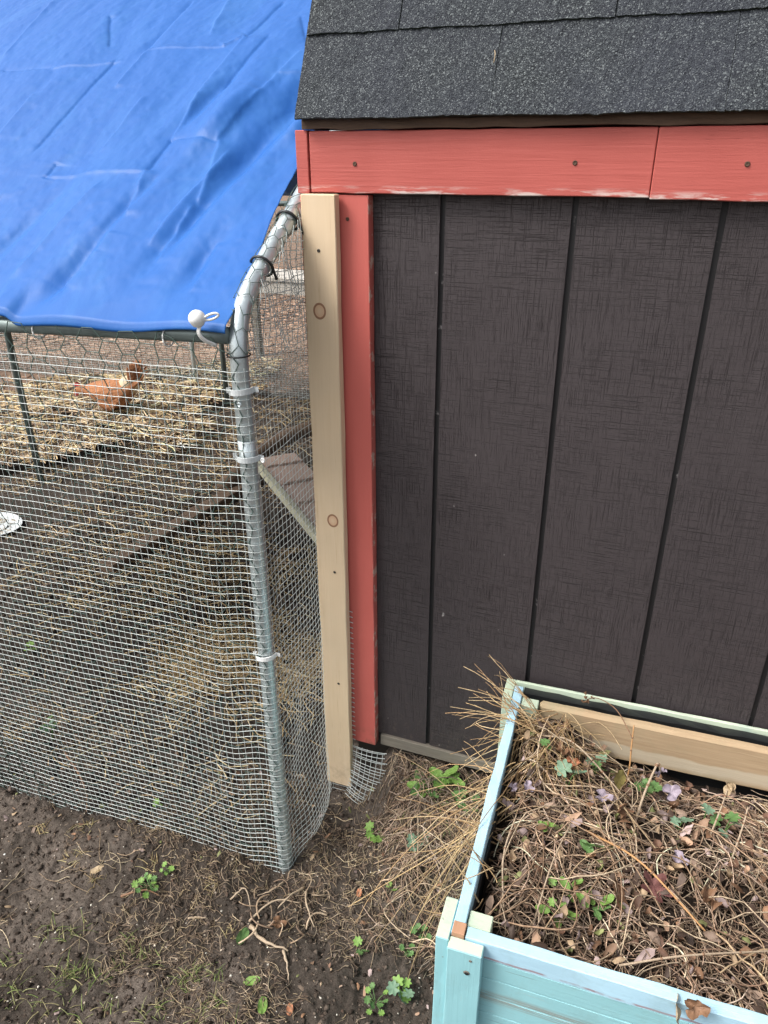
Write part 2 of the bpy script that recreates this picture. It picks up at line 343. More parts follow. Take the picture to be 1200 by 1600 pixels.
c = n.mix(gr, (0.27, 0.18, 0.10), (0.52, 0.39, 0.25)); c = n.mix(n.ramp(n.noise(9, 5, 0.7, n.coord(loc=(4, 4, 4))), [(0.45, 0.0), (0.7, 0.6)]), c, (0.30, 0.27, 0.17))
z = n.xyz()[2]
pale = n.math('MULTIPLY', n.ramp(n.math('MULTIPLY', n.math('ADD', n.math('ADD', z, n.math('MULTIPLY', n.noise(9, 3), 0.03)), 0.095), 14.0), [(0.25, 0.0), (0.42, 1.0), (0.68, 1.0), (0.74, 0.0)]), n.ramp(n.math('MULTIPLY', n.xyz()[0], 6.0), [(0.3, 0.0), (0.9, 1.0)]))
c = n.mix(n.math('MULTIPLY', pale, 0.7), c, (0.52, 0.46, 0.35))
n.color(c); n.bump(gr, 0.0012, 0.7); M_PLANK = n.m
n = NB('raw_end_wood', 0.8); n.color(n.mix(n.noise(1, 4, 0.6, n.coord((120, 12, 60))), (0.30, 0.15, 0.08), (0.50, 0.29, 0.18))); M_RAWWOOD = n.m
n = NB('timber_brown', 0.9); n.color(n.mix(n.noise(40, 5), (0.07, 0.045, 0.03), (0.19, 0.125, 0.08))); n.bump(n.noise(60, 4), 0.003, 0.8); M_TIMBER = n.m
n = NB('timber_shadow_dark', 0.95); n.color(n.mix(n.noise(40, 5), (0.018, 0.014, 0.012), (0.055, 0.042, 0.034))); n.bump(n.noise(60, 4), 0.003, 0.8); M_TIMBERSHADE = n.m
n = NB('ramp_wood', 0.8); n.color(n.mix(n.noise(1, 5, 0.6, n.coord((8, 60, 60))), (0.38, 0.26, 0.20), (0.56, 0.42, 0.34))); M_RAMP = n.m
n = NB('ramp_edge', 0.8); n.color(n.mix(n.noise(50, 4), (0.44, 0.43, 0.30), (0.60, 0.58, 0.42))); M_RAMPEDGE = n.m
n = NB('grey_cloth', 0.9); n.color(n.mix(n.noise(14, 4), (0.40, 0.37, 0.33), (0.58, 0.54, 0.48))); M_GREYCLOTH = n.m
n = NB('hen_feather', 0.8, spec=0.2)
c = n.mix(n.noise(60, 5, 0.7), (0.25, 0.095, 0.04), (0.50, 0.24, 0.12))
n.color(c); n.bump(n.voro(90), 0.004, 0.7); M_HEN = n.m
n = NB('hen_fluff', 0.9); n.color(n.mix(n.noise(50, 4), (0.55, 0.40, 0.24), (0.72, 0.60, 0.42))); M_FLUFF = n.m
n = NB('comb_red', 0.6); n.color((0.50, 0.04, 0.04)); M_COMB = n.m
n = NB('beak_horn', 0.5); n.color((0.42, 0.28, 0.12)); M_BEAK = n.m

# ------------------------------------------------------------------ ground
def H0(x, y):
    x = np.asarray(x, float); y = np.asarray(y, float)
    h = -0.2 + 0.135*sstep(-0.15, 0.02, x)*sstep(-0.30, -0.01, y)
    h = np.maximum(h, -0.2 + 0.138*sstep(-0.19, -0.07, x)*sstep(-0.12, -0.005, y))
    h = h + 0.012*fbm(x*2.2, y*2.2, 3)
    h = h + 0.05*sstep(2.35, 2.9, -0.66*x+0.75*y)
    # soil heaped along the foot of the pen mesh
    yy = -0.265+0.05*(x+0.24)
    h = h + 0.016*np.exp(-((y-yy+0.03)/0.05)**2)*sstep(-0.2, -0.35, x)*sstep(-1.4, -1.2, x)
    h = h - 0.02*np.exp(-((x+0.24)**2+(y+0.29)**2)/0.006)
    return h
def HG(x, y):
    h = H0(x, y); dn = sstep(2.5, 0.6, np.asarray(y)-np.asarray(x)*0.4)
    n = 0.013*fbm(np.asarray(x)*13, np.asarray(y)*13, 3, 5) + 0.010*np.abs(fbm(np.asarray(x)*40, np.asarray(y)*40, 3, 9)) + 0.004*fbm(np.asarray(x)*120, np.asarray(y)*120, 2, 4)
    return h + n*(0.35+0.65*dn)
xs = np.concatenate([-np.geomspace(60, 2.7, 26)[:-1], np.arange(-2.7, -1.25, 0.022), np.arange(-1.25, 0.55, 0.0042), np.arange(0.55, 1.6, 0.05), np.geomspace(1.6, 60, 22)])
ys = np.concatenate([-np.geomspace(60, 1.0, 22)[:-1], np.arange(-1.0, 0.25, 0.0042), np.arange(0.25, 1.2, 0.011), np.arange(1.2, 3.4, 0.03), np.geomspace(3.4, 70, 24)])
GX, GY = np.meshgrid(xs, ys, indexing='ij'); GZ = HG(GX, GY)
far = sstep(3.5, 8, np.hypot(GX, GY)); GZ = GZ*(1-far) + (-0.17)*far
nx, ny = GX.shape
ii, jj = np.meshgrid(np.arange(nx-1), np.arange(ny-1), indexing='ij')
Fg = np.stack([ii*ny+jj, (ii+1)*ny+jj, (ii+1)*ny+jj+1, ii*ny+jj+1], -1).reshape(-1, 4)
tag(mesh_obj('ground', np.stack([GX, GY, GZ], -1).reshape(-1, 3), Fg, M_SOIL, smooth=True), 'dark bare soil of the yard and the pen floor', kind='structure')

# ------------------------------------------------------------------ shed
shed = empty('shed', (0, 0, 0), label='small garden shed with charcoal grooved siding, coral red trim and black shingle roof', cat='shed')
def bx(name, lo, hi, mat, parent=shed, **k): return board(name, lo, hi, mat, parent, **k)
bx('wall', (-0.222, 0.006, -0.03), (2.1, 1.9, 1.20), M_GROOVE, bev=0)
bx('skid', (-0.18, 0.03, -0.24), (2.05, 0.11, -0.032), M_DARKWOOD, bev=0)
bx('sill', (-0.11, -0.006, -0.030), (2.1, 0.05, -0.0015), M_GREYWOOD, n=8, warp=0.0006)
# siding boards between the grooves (each gently ragged at its foot)
edges = [-0.117] + [0.2032*k for k in range(0, 11)]
for i in range(len(edges)-1):
    a = edges[i] + (0 if i == 0 else 0.0045); b = edges[i+1]-0.0045
    nxs, nzs = 12, 60
    X, Z = np.meshgrid(np.linspace(a, b, nxs+1), np.linspace(0.0, 1.135, nzs+1), indexing='ij')
    bow = 0.0015*fbm(X*4, Z*3, 3, 2)
    V = np.stack([X, bow*1.0, Z], -1).reshape(-1, 3)
    I, J = np.meshgrid(np.arange(nxs), np.arange(nzs), indexing='ij'); w = nzs+1
    F = np.stack([I*w+J, (I+1)*w+J, (I+1)*w+J+1, I*w+J+1], -1).reshape(-1, 4).tolist()
    base = len(V); per = [k*w for k in range(nxs+1)] + [nxs*w+j for j in range(1, w)] + [k*w+nzs for k in range(nxs-1, -1, -1)] + [j for j in range(nzs-1, 0, -1)]
    V2 = [(V[q][0], 0.006, V[q][2]) for q in per]; n0 = len(per)
    F += [(per[q], base+q, base+(q+1) % n0, per[(q+1) % n0]) for q in range(n0)]
    o = mesh_obj('siding_board', np.vstack([V, V2]), F, M_SIDING, shed)
# trim
bx('corner_trim', (-0.2395, -0.018, -0.026), (-0.118, 0.0035, 1.126), M_REDV, n=24, axis=2, warp=0.0003)
bx('side_trim', (-0.2405, -0.0215, 1.1275), (-0.2195, 1.9, 1.219), M_RED, bev=0.001)
bx('fascia_board', (-0.2165, -0.021, 1.1288), (0.3052, 0.0045, 1.2175), M_RED, n=14, warp=0.0004)
o = bx('fascia_board', (0.3062, -0.0225, 1.1268), (2.1, 0.0045, 1.2175), M_REDOLD, n=30, warp=0.0005); o['label'] = 'rougher fascia board with raised grain and old nail'
for v in o.data.vertices:
    if v.co.x < 0.31: v.co.x += (v.co.z-1.2175)*0.0
bx('drip_board', (-0.226, -0.026, 1.2195), (2.1, 0.02, 1.2335), M_DRIP, n=60, warp=0.0011, bev=0.0006)
# nails / knots in the fascia
def disc(name, cx, cy, cz, rad, mat, parent, h=0.0012):
    K = 10; V = [(cx+rad*math.cos(a), cy, cz+rad*math.sin(a)) for a in [i*2*math.pi/K for i in range(K)]] + [(cx+rad*.72*math.cos(a), cy-h, cz+rad*.72*math.sin(a)) for a in [i*2*math.pi/K for i in range(K)]] + [(cx, cy-h*0.4, cz)]
    F = [(i, (i+1) % K, K+(i+1) % K, K+i) for i in range(K)] + [(K+i, K+(i+1) % K, 2*K) for i in range(K)]
    return mesh_obj(name, V, F, mat, parent)
for cx, cz in ((-0.139, 1.171), (0.199, 1.173), (0.423, 1.172)):
    disc('nail_head', cx, -0.0215 if cx < 0.3 else -0.023, cz, 0.0036, M_DRIP, shed)
disc('nail_head', -0.155, -0.0185, 1.09, 0.0032, M_DRIP, shed)
# pine batten over the mesh edge
bat = bx('batten', (-0.2275, -0.040, -0.155), (-0.1665, -0.0225, 1.1275), M_PINE, n=22, axis=2, warp=0.0004, bev=0.0015)
for v in bat.data.vertices: v.co.x += -0.0055*(1.1275-v.co.z)/1.28
bat['label'] = 'new unpainted pine batten screwed over the corner trim'
for cx, cz in ((-0.1985, 1.042), (-0.1925, 0.429), (-0.1935, 0.147)):
    disc('screw', cx, -0.0405, cz, 0.0030, M_SCREW, bat, 0.0007)
# roof: steep lower slope
ang = R(65.5); sd = np.array([0, math.cos(ang), math.sin(ang)]); nd = np.array([0, -math.sin(ang), math.cos(ang)])
R0 = np.array([0, -0.0372, 1.2325])
V = []
p0 = R0-nd*0.004; 
deck_prof = [p0+sd*0.004, p0+sd*0.95, np.array([0, 0.95, 2.35]), np.array([0, 1.5, 2.1]), np.array([0, 1.92, 1.23]), np.array([0, 0.02, 1.225])]
V = [(xx, q[1], q[2]) for xx in (-0.2255, 2.1) for q in deck_prof]
K = len(deck_prof)
bmF = [tuple(range(K)), tuple(range(2*K-1, K-1, -1))] + [(i, K+i, K+(i+1) % K, (i+1) % K) for i in range(K)]
mesh_obj('roof_deck', V, bmF, M_DARKWOOD, shed)
def shingle(x0, x1, t0, t1, lift, seed):
    nx_, nt = max(2, int((x1-x0)/0.006)), 14; rs = np.random.default_rng(seed)
    X, T = np.meshgrid(np.linspace(x0, x1, nx_+1), np.linspace(t0, t1, nt+1), indexing='ij')
    jag = rs.normal(0, 0.0005, nx_+1)
    T[:, 0] += jag + 0.0008*np.sin(np.linspace(0, 9, nx_+1)+seed)
    rip = 0.0010*fbm(X*9, T*9, 3, seed) + 0.0004*rs.normal(size=X.shape)
    curl = -0.0015*np.exp(-(T-t0)/0.02)
    hh = lift + 0.0042*(1-(T-t0)/(t1-t0)) + rip + curl*0.3
    top = R0[None, None, :] + T[..., None]*sd + hh[..., None]*nd; top[..., 0] = X
    low = R0[None, None, :] + T[..., None]*sd + (np.minimum(hh-0.0036, lift+0.0004))[..., None]*nd; low[..., 0] = X
    w = nt+1; n0 = (nx_+1)*w
    V = np.vstack([top.reshape(-1, 3), low.reshape(-1, 3)])
    I, J = np.meshgrid(np.arange(nx_), np.arange(nt), indexing='ij')
    F = np.stack([I*w+J, (I+1)*w+J, (I+1)*w+J+1, I*w+J+1], -1).reshape(-1, 4).tolist()
    ntop = len(F)
    for i in range(nx_): F.append((i*w, n0+i*w, n0+(i+1)*w, (i+1)*w))
    for j in range(nt):
        F.append((j, j+1, n0+j+1, n0+j)); F.append((nx_*w+j, n0+nx_*w+j, n0+nx_*w+j+1, nx_*w+j+1))
    o = mesh_obj('shingle', V, F, M_SHINGLE, shed); o.data.materials.append(M_SHEDGE)
    for k, pl in enumerate(o.data.polygons):
        if k >= ntop: pl.material_index = 1
exp_ = 0.1265
for c in range(7):
    t0 = c*exp_; off = {0: 0.0756, 1: -0.0787}.get(c, 0.0756 if c % 2 == 0 else -0.0787)
    joints = [off+0.3075*k for k in range(-2, 8)]
    left = -0.2305+0.003*c
    js = [left]+[j for j in joints if j > left+0.02 and j < 2.1]+[2.12]
    for i in range(len(js)-1):
        g = 0.0003 if c == 0 else 0.0011
        shingle(js[i]+(0 if i == 0 else g), js[i+1]-g, t0, t0+exp_+0.022, 0.0005 if c == 0 else 0.0012, c*31+i)
needle = pipe('pine_needle', smoothpoly([R0+sd*0.071+nd*0.0065+np.array([0.072, 0, 0]), R0+sd*0.08+nd*0.0095+np.array([0.0735, 0, 0]), R0+sd*0.088+nd*0.0068+np.array([0.071, 0, 0])], 6), 0.0007, M_TANLEAF, None, 5)
tag(needle, 'tiny curled dry needle stuck on the lowest black shingle', 'needle')

# ------------------------------------------------------------------ chicken run
run = empty('chicken_run', (-0.24, -0.247, -0.2), label='walk-in chicken run of galvanised pipe and wire mesh beside the shed', cat='chicken run')
def rp(name, pts, rad, mat, **k):
    """a run part, given in world coordinates"""
    P = np.array(pts, float)-np.array(run.location); return pipe(name, P, rad, mat, run, **k)
post = rp('post', smoothpoly([(-0.24, -0.247, -0.3), (-0.2405, -0.2475, 0.2), (-0.24, -0.247, 0.6), (-0.24, -0.247, 0.78)], 14), 0.0145, M_GALV, sides=20)
roofp = rp('roof_pipe', smoothpoly([(-0.24, -0.247, 0.78), (-0.24, -0.247, 0.90), (-0.243, -0.236, 0.948), (-0.246, -0.208, 0.985), (-0.248, -0.16, 1.018), (-0.25, -0.08, 1.066), (-0.25, 0.007, 1.118), (-0.27, 0.6, 1.46), (-0.29, 1.20, 1.80)], 60), 0.0142, M_GALV, sides=20)
rp('roof_pipe', smoothpoly([(-0.29, 1.20, 1.80), (-0.31, 2.0, 1.34), (-0.33, 2.62, 0.96), (-0.33, 2.66, 0.90), (-0.33, 2.66, -0.25)], 40), 0.0152, M_GALV, sides=10)
rp('roof_pipe', smoothpoly([(-2.28, -0.35, -0.25), (-2.28, -0.35, 0.86), (-2.28, -0.30, 0.94), (-2.27, 1.20, 1.78), (-2.3, 2.5, 0.96), (-2.3, 2.55, 0.90), (-2.3, 2.55, -0.25)], 80), 0.0135, M_GALV, sides=10)
rp('eave_bar', smoothpoly([(-0.252, -0.247, 0.943), (-0.70, -0.252, 0.929), (-1.3, -0.29, 0.915), (-2.28, -0.34, 0.90), (-4.3, -0.42, 0.89)], 40), 0.0128, M_PIPEDARK, sides=14)
for _x in (-4.3,):
    rp('roof_pipe', smoothpoly([(_x, -0.42, -0.25), (_x, -0.42, 0.86), (_x, -0.36, 0.94), (_x, 1.20, 1.75), (_x, 2.38, 0.96), (_x, 2.43, 0.90), (_x, 2.43, -0.25)], 60), 0.0135, M_GALV, sides=10)
rp('ridge_bar', [(-0.29, 1.20, 1.79), (-1.3, 1.2, 1.785), (-4.3, 1.20, 1.75)], 0.0135, M_PIPEDARK, sides=8)
rp('back_bar', [(-0.33, 2.66, 0.93), (-4.3, 2.44, 0.93)], 0.0135, M_PIPEDARK, sides=8)
rp('post', [(-2.27, 1.20, -0.26), (-2.27, 1.20, 0.8), (-2.27, 1.20, 1.765)], 0.0150, M_PIPEDARK, sides=10)
rp('post', [(-1.94, 2.32, -0.26), (-1.94, 2.32, 0.4), (-1.94, 2.32, 0.95)], 0.0150, M_PIPEDARK, sides=10)
# tape / ties round the bend
def ring(name, c, ax, r0, tr, mat, tail=None, n=16, parent=run):
    c = np.array(c, float); ax = np.array(ax, float); ax /= np.linalg.norm(ax)
    u = np.cross(ax, (0, 0, 1)) if abs(ax[2]) < .9 else np.cross(ax, (1, 0, 0)); u /= np.linalg.norm(u); w = np.cross(ax, u)
    P = [c+r0*(math.cos(a)*u+math.sin(a)*w) for a in np.linspace(0, 2*math.pi, n)]
    if tail is not None: P += [P[-1]+np.array(t) for t in tail]
    return pipe(name, np.array(P)-np.array(run.location), tr, mat, parent, 6)
sl = (0, 0.857, 0.515)
ring('cable_tie', (-0.249, -0.142, 1.0285), sl, 0.0185, 0.0022, M_BLACK, [(0.002, 0.003, -0.012), (0.004, 0.004, -0.02)])
ring('cable_tie', (-0.25, -0.045, 1.0865), sl, 0.0185, 0.0024, M_BLACK, [(0.004, 0.006, -0.014), (0.008, 0.008, -0.024)])
ring('cable_tie', (-0.24, -0.247, 0.915), (0, 0, 1), 0.0178, 0.0013, M_BLACK, [(0.006, -0.001, -0.004)])
def clip(z, w, mat, tilt):
    """flat strap clip gripping the post, with ears to both sides"""
    K = 14; V = []; F = []
    arc = [(-0.24+0.0185*math.cos(a), -0.247+0.0185*math.sin(a)) for a in np.linspace(math.pi*1.02, math.pi*2.05, K)]
    arc = [(-0.263, -0.251)]+arc+[(-0.214, -0.246)]
    for q, (x, y) in enumerate(arc):
        for hz in (-w/2, w/2): V.append((x, y, z+hz+tilt*(x+0.24)))
    n0 = len(V)
    for (x, y, zz) in list(V):
        v = Vector((x+0.24, y+0.247)); v = v*(1.0+0.10); V.append((v.x-0.24, v.y-0.247, zz))
    L = len(arc)
    for q in range(L-1):
        a, b = 2*q, 2*q+2
        F += [(a, b, b+1, a+1), (n0+a, n0+a+1, n0+b+1, n0+b), (a, n0+a, n0+b, b), (a+1, b+1, n0+b+1, n0+a+1)]
    F += [(0, 1, n0+1, n0), (2*L-2, n0+2*L-2, n0+2*L-1, 2*L-1)]
    return mesh_obj('pipe_clip', np.array(V)-np.array(run.location), F, mat, run)
clip(0.861, 0.009, M_CLIP, 0.1); clip(0.751, 0.009, M_CLIP, 0.0); c3 = clip(0.362, 0.008, M_WHITE, 0.12)
c3['label'] = 'white plastic tie low on the corner post'
disc('clip_bolt', 0.006, -0.021, 1.044, 0.004, M_GALV, run, 0.002)
disc('clip_bolt', 0.028, -0.003, 0.949, 0.0045, M_WHITE, run, 0.002)
for xx in (-0.615, -0.36): ring('cable_tie', (xx, -0.247-0.003, 0.937+0.03*(xx+0.25)), (1, 0, 0), 0.0150, 0.0012, M_WHITE)

# hardware cloth: a path in plan wraps the front, round the post and on to the batten
cell = 0.0134; rcell = 0.0141
path = []
pc = np.array([-0.24, -0.247]); rr = 0.0178
A = np.array([-1.62, -0.335]); t0_ = pc + rr*np.array([math.cos(R(-87)), math.sin(R(-87))])
for s in np.linspace(0, 1, 105): path.append(A+(t0_-A)*s)
for a in np.linspace(R(-87), R(-6), 7)[1:]: path.append(pc+rr*np.array([math.cos(a), math.sin(a)]))
Bp = np.array([-0.2300, -0.0215])
for s in np.linspace(0, 1, 19)[1:]: path.append(path[110]*(1-s)+Bp*s if False else (pc+rr*np.array([math.cos(R(-6)), math.sin(R(-6))]))*(1-s)+Bp*s)
Cp = np.array([-0.1745, -0.0205])
for s in np.linspace(0, 1, 6)[1:]: path.append(Bp*(1-s)+Cp*s)
path = np.array(path); seg = np.r_[0, np.cumsum(np.linalg.norm(np.diff(path, axis=0), axis=1))]
Ltot = seg[-1]; sB = seg[-6]; sPost = seg[104]
def cloth_pt(s, z):
    """s along the path, z up -> xyz with sag, buckling and a ragged foot"""
    x = np.interp(s, seg, path[:, 0]); y = np.interp(s, seg, path[:, 1])
    fr = sstep(sPost-0.01, sPost-0.08, s)                      # on the front
    sdn = sstep(sPost+0.035, sPost+0.10, s)*sstep(sB, sB-0.05, s)
    bul = 0.006*fbm(s*2.6, z*2.0, 2, 1) + 0.0011*fbm(s*14, z*10, 2, 6)
    y = y - fr*bul*1.0 - fr*0.010*np.sin(np.clip((z+0.2)/1.1, 0, 1)*np.pi)
    x = x + sdn*(0.010*fbm(s*9, z*5, 2, 8) + 0.014*np.exp(-((z+0.12)/0.09)**2) + 0.010*sstep(0.85, 1.05, z)*np.sin(z*55+s*30))
    zz = z + 0.003*fbm(s*3, z*3, 2, 12) + 0.0007*fbm(s*40, z*40, 1, 13)
    zz = zz - fr*0.012*np.exp(-((s-sPost+0.09)/0.07)**2)*sstep(1.0, 0.0, z)
    return np.stack([x, y, zz], -1)
rws = np.arange(-0.235, 0.905, rcell)
ssamp = np.unique(np.r_[np.arange(0.0, sPost-0.03, 0.0135), np.arange(sPost-0.03, sPost+0.045, 0.004), np.arange(sPost+0.045, sB, 0.0095), np.linspace(sB, Ltot-0.001, 5)])
L = []
S, Z = np.meshgrid(ssamp, rws)
L.append(tubes(cloth_pt(S, Z)-np.array(run.location), 0.00058, 4))
cols_s = np.arange(0.004, sB+0.01, cell)
zsamp = np.arange(-0.235, 0.906, 0.0135)
Z2, S2 = np.meshgrid(zsamp, cols_s)
P2 = cloth_pt(S2, Z2); 
L.append(tubes(P2-np.array(run.location), 0.00042, 4))
V, F = join_arrays(L)
mesh_obj('hardware_cloth', V, F, M_WIRE, run, smooth=True)['label'] = 'half inch galvanised hardware cloth wrapped round the corner post'
# upper side piece, from the top of the front cloth up to the roof pipe
rws = np.arange(0.905, 1.22, rcell)
L = []
for k, z in enumerate(rws):
    # starts where the roof pipe is at this height
    yp = np.interp(z, [0.905, 0.948, 0.985, 1.018, 1.066, 1.118, 1.25], [-0.247, -0.232, -0.205, -0.16, -0.08, 0.007, 0.22])
    if yp > -0.035: 
        break
    yy = np.linspace(yp-0.004, -0.0215, 16)
    t = (yy-yp)/( -0.0215-yp+1e-6)
    x = -0.232 + 0.004*t + 0.012*np.sin(yy*70+z*40)*t*(1-t)*2 + 0.004*fbm(yy*30, z*30, 2, 3)
    zz = z + 0.012*np.sin(t*np.pi)*fbm(yy*10, np.full_like(yy, z*8), 1, 5)
    L.append(tubes(np.array([np.stack([x, yy, zz], -1)])-np.array(run.location), 0.00078, 4))
for y in np.arange(-0.22, -0.02, cell):
    zt = np.interp(y, [-0.247, -0.232, -0.205, -0.16, -0.08, 0.007], [0.905, 0.948, 0.985, 1.018, 1.066, 1.118])+0.012
    z = np.linspace(0.895, zt, 14); t = (y+0.247)/0.225
    x = -0.232+0.004*t+0.012*np.sin(y*70+z*40)*t*(1-t)*2+0.004*fbm(np.full_like(z, y*30), z*30, 2, 3)
    L.append(tubes(np.array([np.stack([x, np.full_like(z, y)+0.003*fbm(z*30, z*0+y*9, 1, 2), z], -1)])-np.array(run.location), 0.00074, 4))
V, F = join_arrays(L); mesh_obj('hardware_cloth', V, F, M_WIRE, run, smooth=True)['label'] = 'buckled piece of mesh filling the gap under the roof pipe'
# loose flap to the right of the batten, and cut wire ends along its edge
L = []
rs = np.random.default_rng(5)
for k in range(19):
    z = -0.035-0.0072*k
    ww = 0.078+0.010*rs.random() - (0.018 if k > 12 else 0)
    t = np.linspace(0, 1, 12); a = 0.05*k
    x = -0.172-0.012*(k > 11)*(k-11)/8 + ww*t
    y = -0.024 - 0.014*np.sin(t*2.2)*(0.25+k/19) - 0.0014*k + 0.002*rs.normal()
    zz = z + 0.006*rs.normal()*t*0.5 + 0.010*(t**2)*(1 if k < 9 else -1.0)*abs(k-9)/9 - 0.004*t
    L.append(tubes(np.array([np.stack([x, y, zz], -1)])-np.array(run.location), 0.00075, 4))
for k in range(6):
    t = np.linspace(0, 1, 12); xx = -0.160+0.0128*k
    tt = (xx+0.168)/0.075; kk = t*18
    L.append(tubes(np.array([np.stack([xx-0.012*t**2, -0.024-0.014*np.sin(tt*2.2)*(0.25+kk/19)-0.0014*kk, -0.035-0.0072*kk+0.002*np.sin(9*t)], -1)])-np.array(run.location), 0.0006, 4))
V, F = join_arrays(L); mesh_obj('hardware_cloth', V, F, M_WIRE, run, smooth=True)['label'] = 'loose frayed flap of mesh curling out below the red trim'
L = []
for z in np.arange(-0.02, 0.34, cell):
    x0 = -0.1665-0.0055*(1.1275-z)/1.28
    L.append(tubes(np.array([[(x0-0.004, -0.0215, z), (x0+0.002, -0.0213, z), (x0+0.0055+0.0015*rs.random(), -0.0218, z-0.0006)]])-np.array(run.location), 0.0009, 4))
V, F = join_arrays(L); mesh_obj('wire_ends', V, F, M_WIRE, run)
# chicken wire (hexagons), front / near gable / far side
def hexwire(mapf, umax, vmax, cw=0.046, ch=0.040, rad=0.0008, umin=0, vmin=0, seed=1):
    """mapf(u,v)->xyz ; hexagons with twisted uprights"""
    segs = []
    rs = np.random.default_rng(seed); jit = {}
    def J(i, j):
        if (i, j) not in jit: jit[(i, j)] = rs.normal(0, 0.0022, 2)
        return jit[(i, j)]
    nu = int((umax-umin)/(cw*0.75))+2; nv = int((vmax-vmin)/ch)+2
    for i in range(nu):
        for j in range(nv):
            # flat-topped hexagon column i, row j : left-edge zigzag
            u = umin+i*cw*0.75; v = vmin+(j+0.5*(i % 2))*ch
            # corner points: W(left) , SW, SE
            Wp = np.array([u, v])+J(2*i, 2*j+i % 2); 
            SW = np.array([u+cw*0.25, v-ch*0.5])+J(2*i+1, 2*j+i % 2-1)
            NW = np.array([u+cw*0.25, v+ch*0.5])+J(2*i+1, 2*j+i % 2+1)
            E_ = np.array([u+cw*0.75, v-ch*0.5])+J(2*(i+1), 2*j+i % 2-1)
            segs += [(Wp, SW), (Wp, NW), (SW, E_)]
    pts = []
    for a, b in segs:
        if min(a[1], b[1]) < vmin-1e-3 or max(a[1], b[1]) > vmax or max(a[0], b[0]) > umax: continue
        mm = (a+b)/2
        pts.append([mapf(*a), mapf(*mm), mapf(*b)])
    return tubes(np.array(pts)-np.array(run.location), rad, 4)
L = [hexwire(lambda u, v: (-0.232-u, -0.262-0.05*u+0.006*math.sin(u*7), 0.943-v), 1.35, 1.15, seed=2)]
V, F = join_arrays(L); mesh_obj('chicken_wire', V, F, M_HEX, run)['label'] = 'dark green chicken wire hung from the front eave bar'
_bx = smoothpoly([(-0.24, -0.247, 0.90), (-0.243, -0.236, 0.948), (-0.246, -0.208, 0.985), (-0.248, -0.16, 1.018), (-0.25, -0.08, 1.066), (-0.25, 0.007, 1.118), (-0.255, 0.16, 1.21)], 60)
_bl = np.r_[0, np.cumsum(np.linalg.norm(np.diff(_bx, axis=0), axis=1))]
def roofmap(u, v):   # u along the bent pipe, v round it
    c = np.array([np.interp(u, _bl, _bx[:, k]) for k in range(3)]); c2 = np.array([np.interp(u+0.004, _bl, _bx[:, k]) for k in range(3)])
    T = (c2-c)/(np.linalg.norm(c2-c)+1e-9); X_ = np.array([1.0, 0, 0]); N_ = np.cross(X_, T); a = v/0.0165+0.4+0.15*math.sin(u*40)
    return c+0.0172*(math.cos(a)*-N_*-1+math.sin(a)*X_)
V, F = hexwire(roofmap, 0.42, 0.030, 0.034, 0.019, 0.0006, umin=0.02, vmin=-0.032, seed=4)
mesh_obj('chicken_wire', V, F, M_HEX, run)['label'] = 'chicken wire folded round the sloping roof pipe'
V, F = hexwire(lambda u, v: (-4.31, -0.42+u, 0.92-v), 2.86, 1.1, 0.05, 0.045, 0.0012, seed=6)
V2, F2 = hexwire(lambda u, v: (-0.34-u, 2.665-0.055*u, 0.92-v), 3.95, 1.1, 0.05, 0.045, 0.0012, seed=7)
V, F = join_arrays([(V, F), (V2, F2)]); mesh_obj('chicken_wire', V, F, M_HEX, run)['label'] = 'dark green chicken wire on the far sides of the run'
L = []
zr = np.arange(-0.2, 0.9, 0.0140); t = np.linspace(0, 1, 12)
P = np.array([[(-4.315+0.006*math.sin(a*14), -0.42+2.86*a, z+0.008*math.sin(a*9+z*5)) for a in t] for z in zr]); L.append(tubes(P-np.array(run.location), 0.00085, 3))
P = np.array([[(-0.34-3.97*a, 2.672-0.22*a, z+0.008*math.sin(a*9+z*4)) for a in t] for z in zr]); L.append(tubes(P-np.array(run.location), 0.00085, 3))
P = np.array([[(-4.315, -0.42+s, -0.2), (-4.315, -0.42+s, 0.35), (-4.315, -0.42+s, 0.9)] for s in np.arange(0, 2.86, 0.0140)]); L.append(tubes(P-np.array(run.location), 0.0006, 3))
P = np.array([[(-0.34-s, 2.672-0.056*s, -0.2), (-0.34-s, 2.672-0.056*s, 0.35), (-0.34-s, 2.672-0.056*s, 0.9)] for s in np.arange(0, 3.97, 0.0140)]); L.append(tubes(P-np.array(run.location), 0.0006, 3))
V, F = join_arrays(L); mesh_obj('hardware_cloth', V, F, M_WIRE, run)['label'] = 'fine mesh along the far sides of the run'

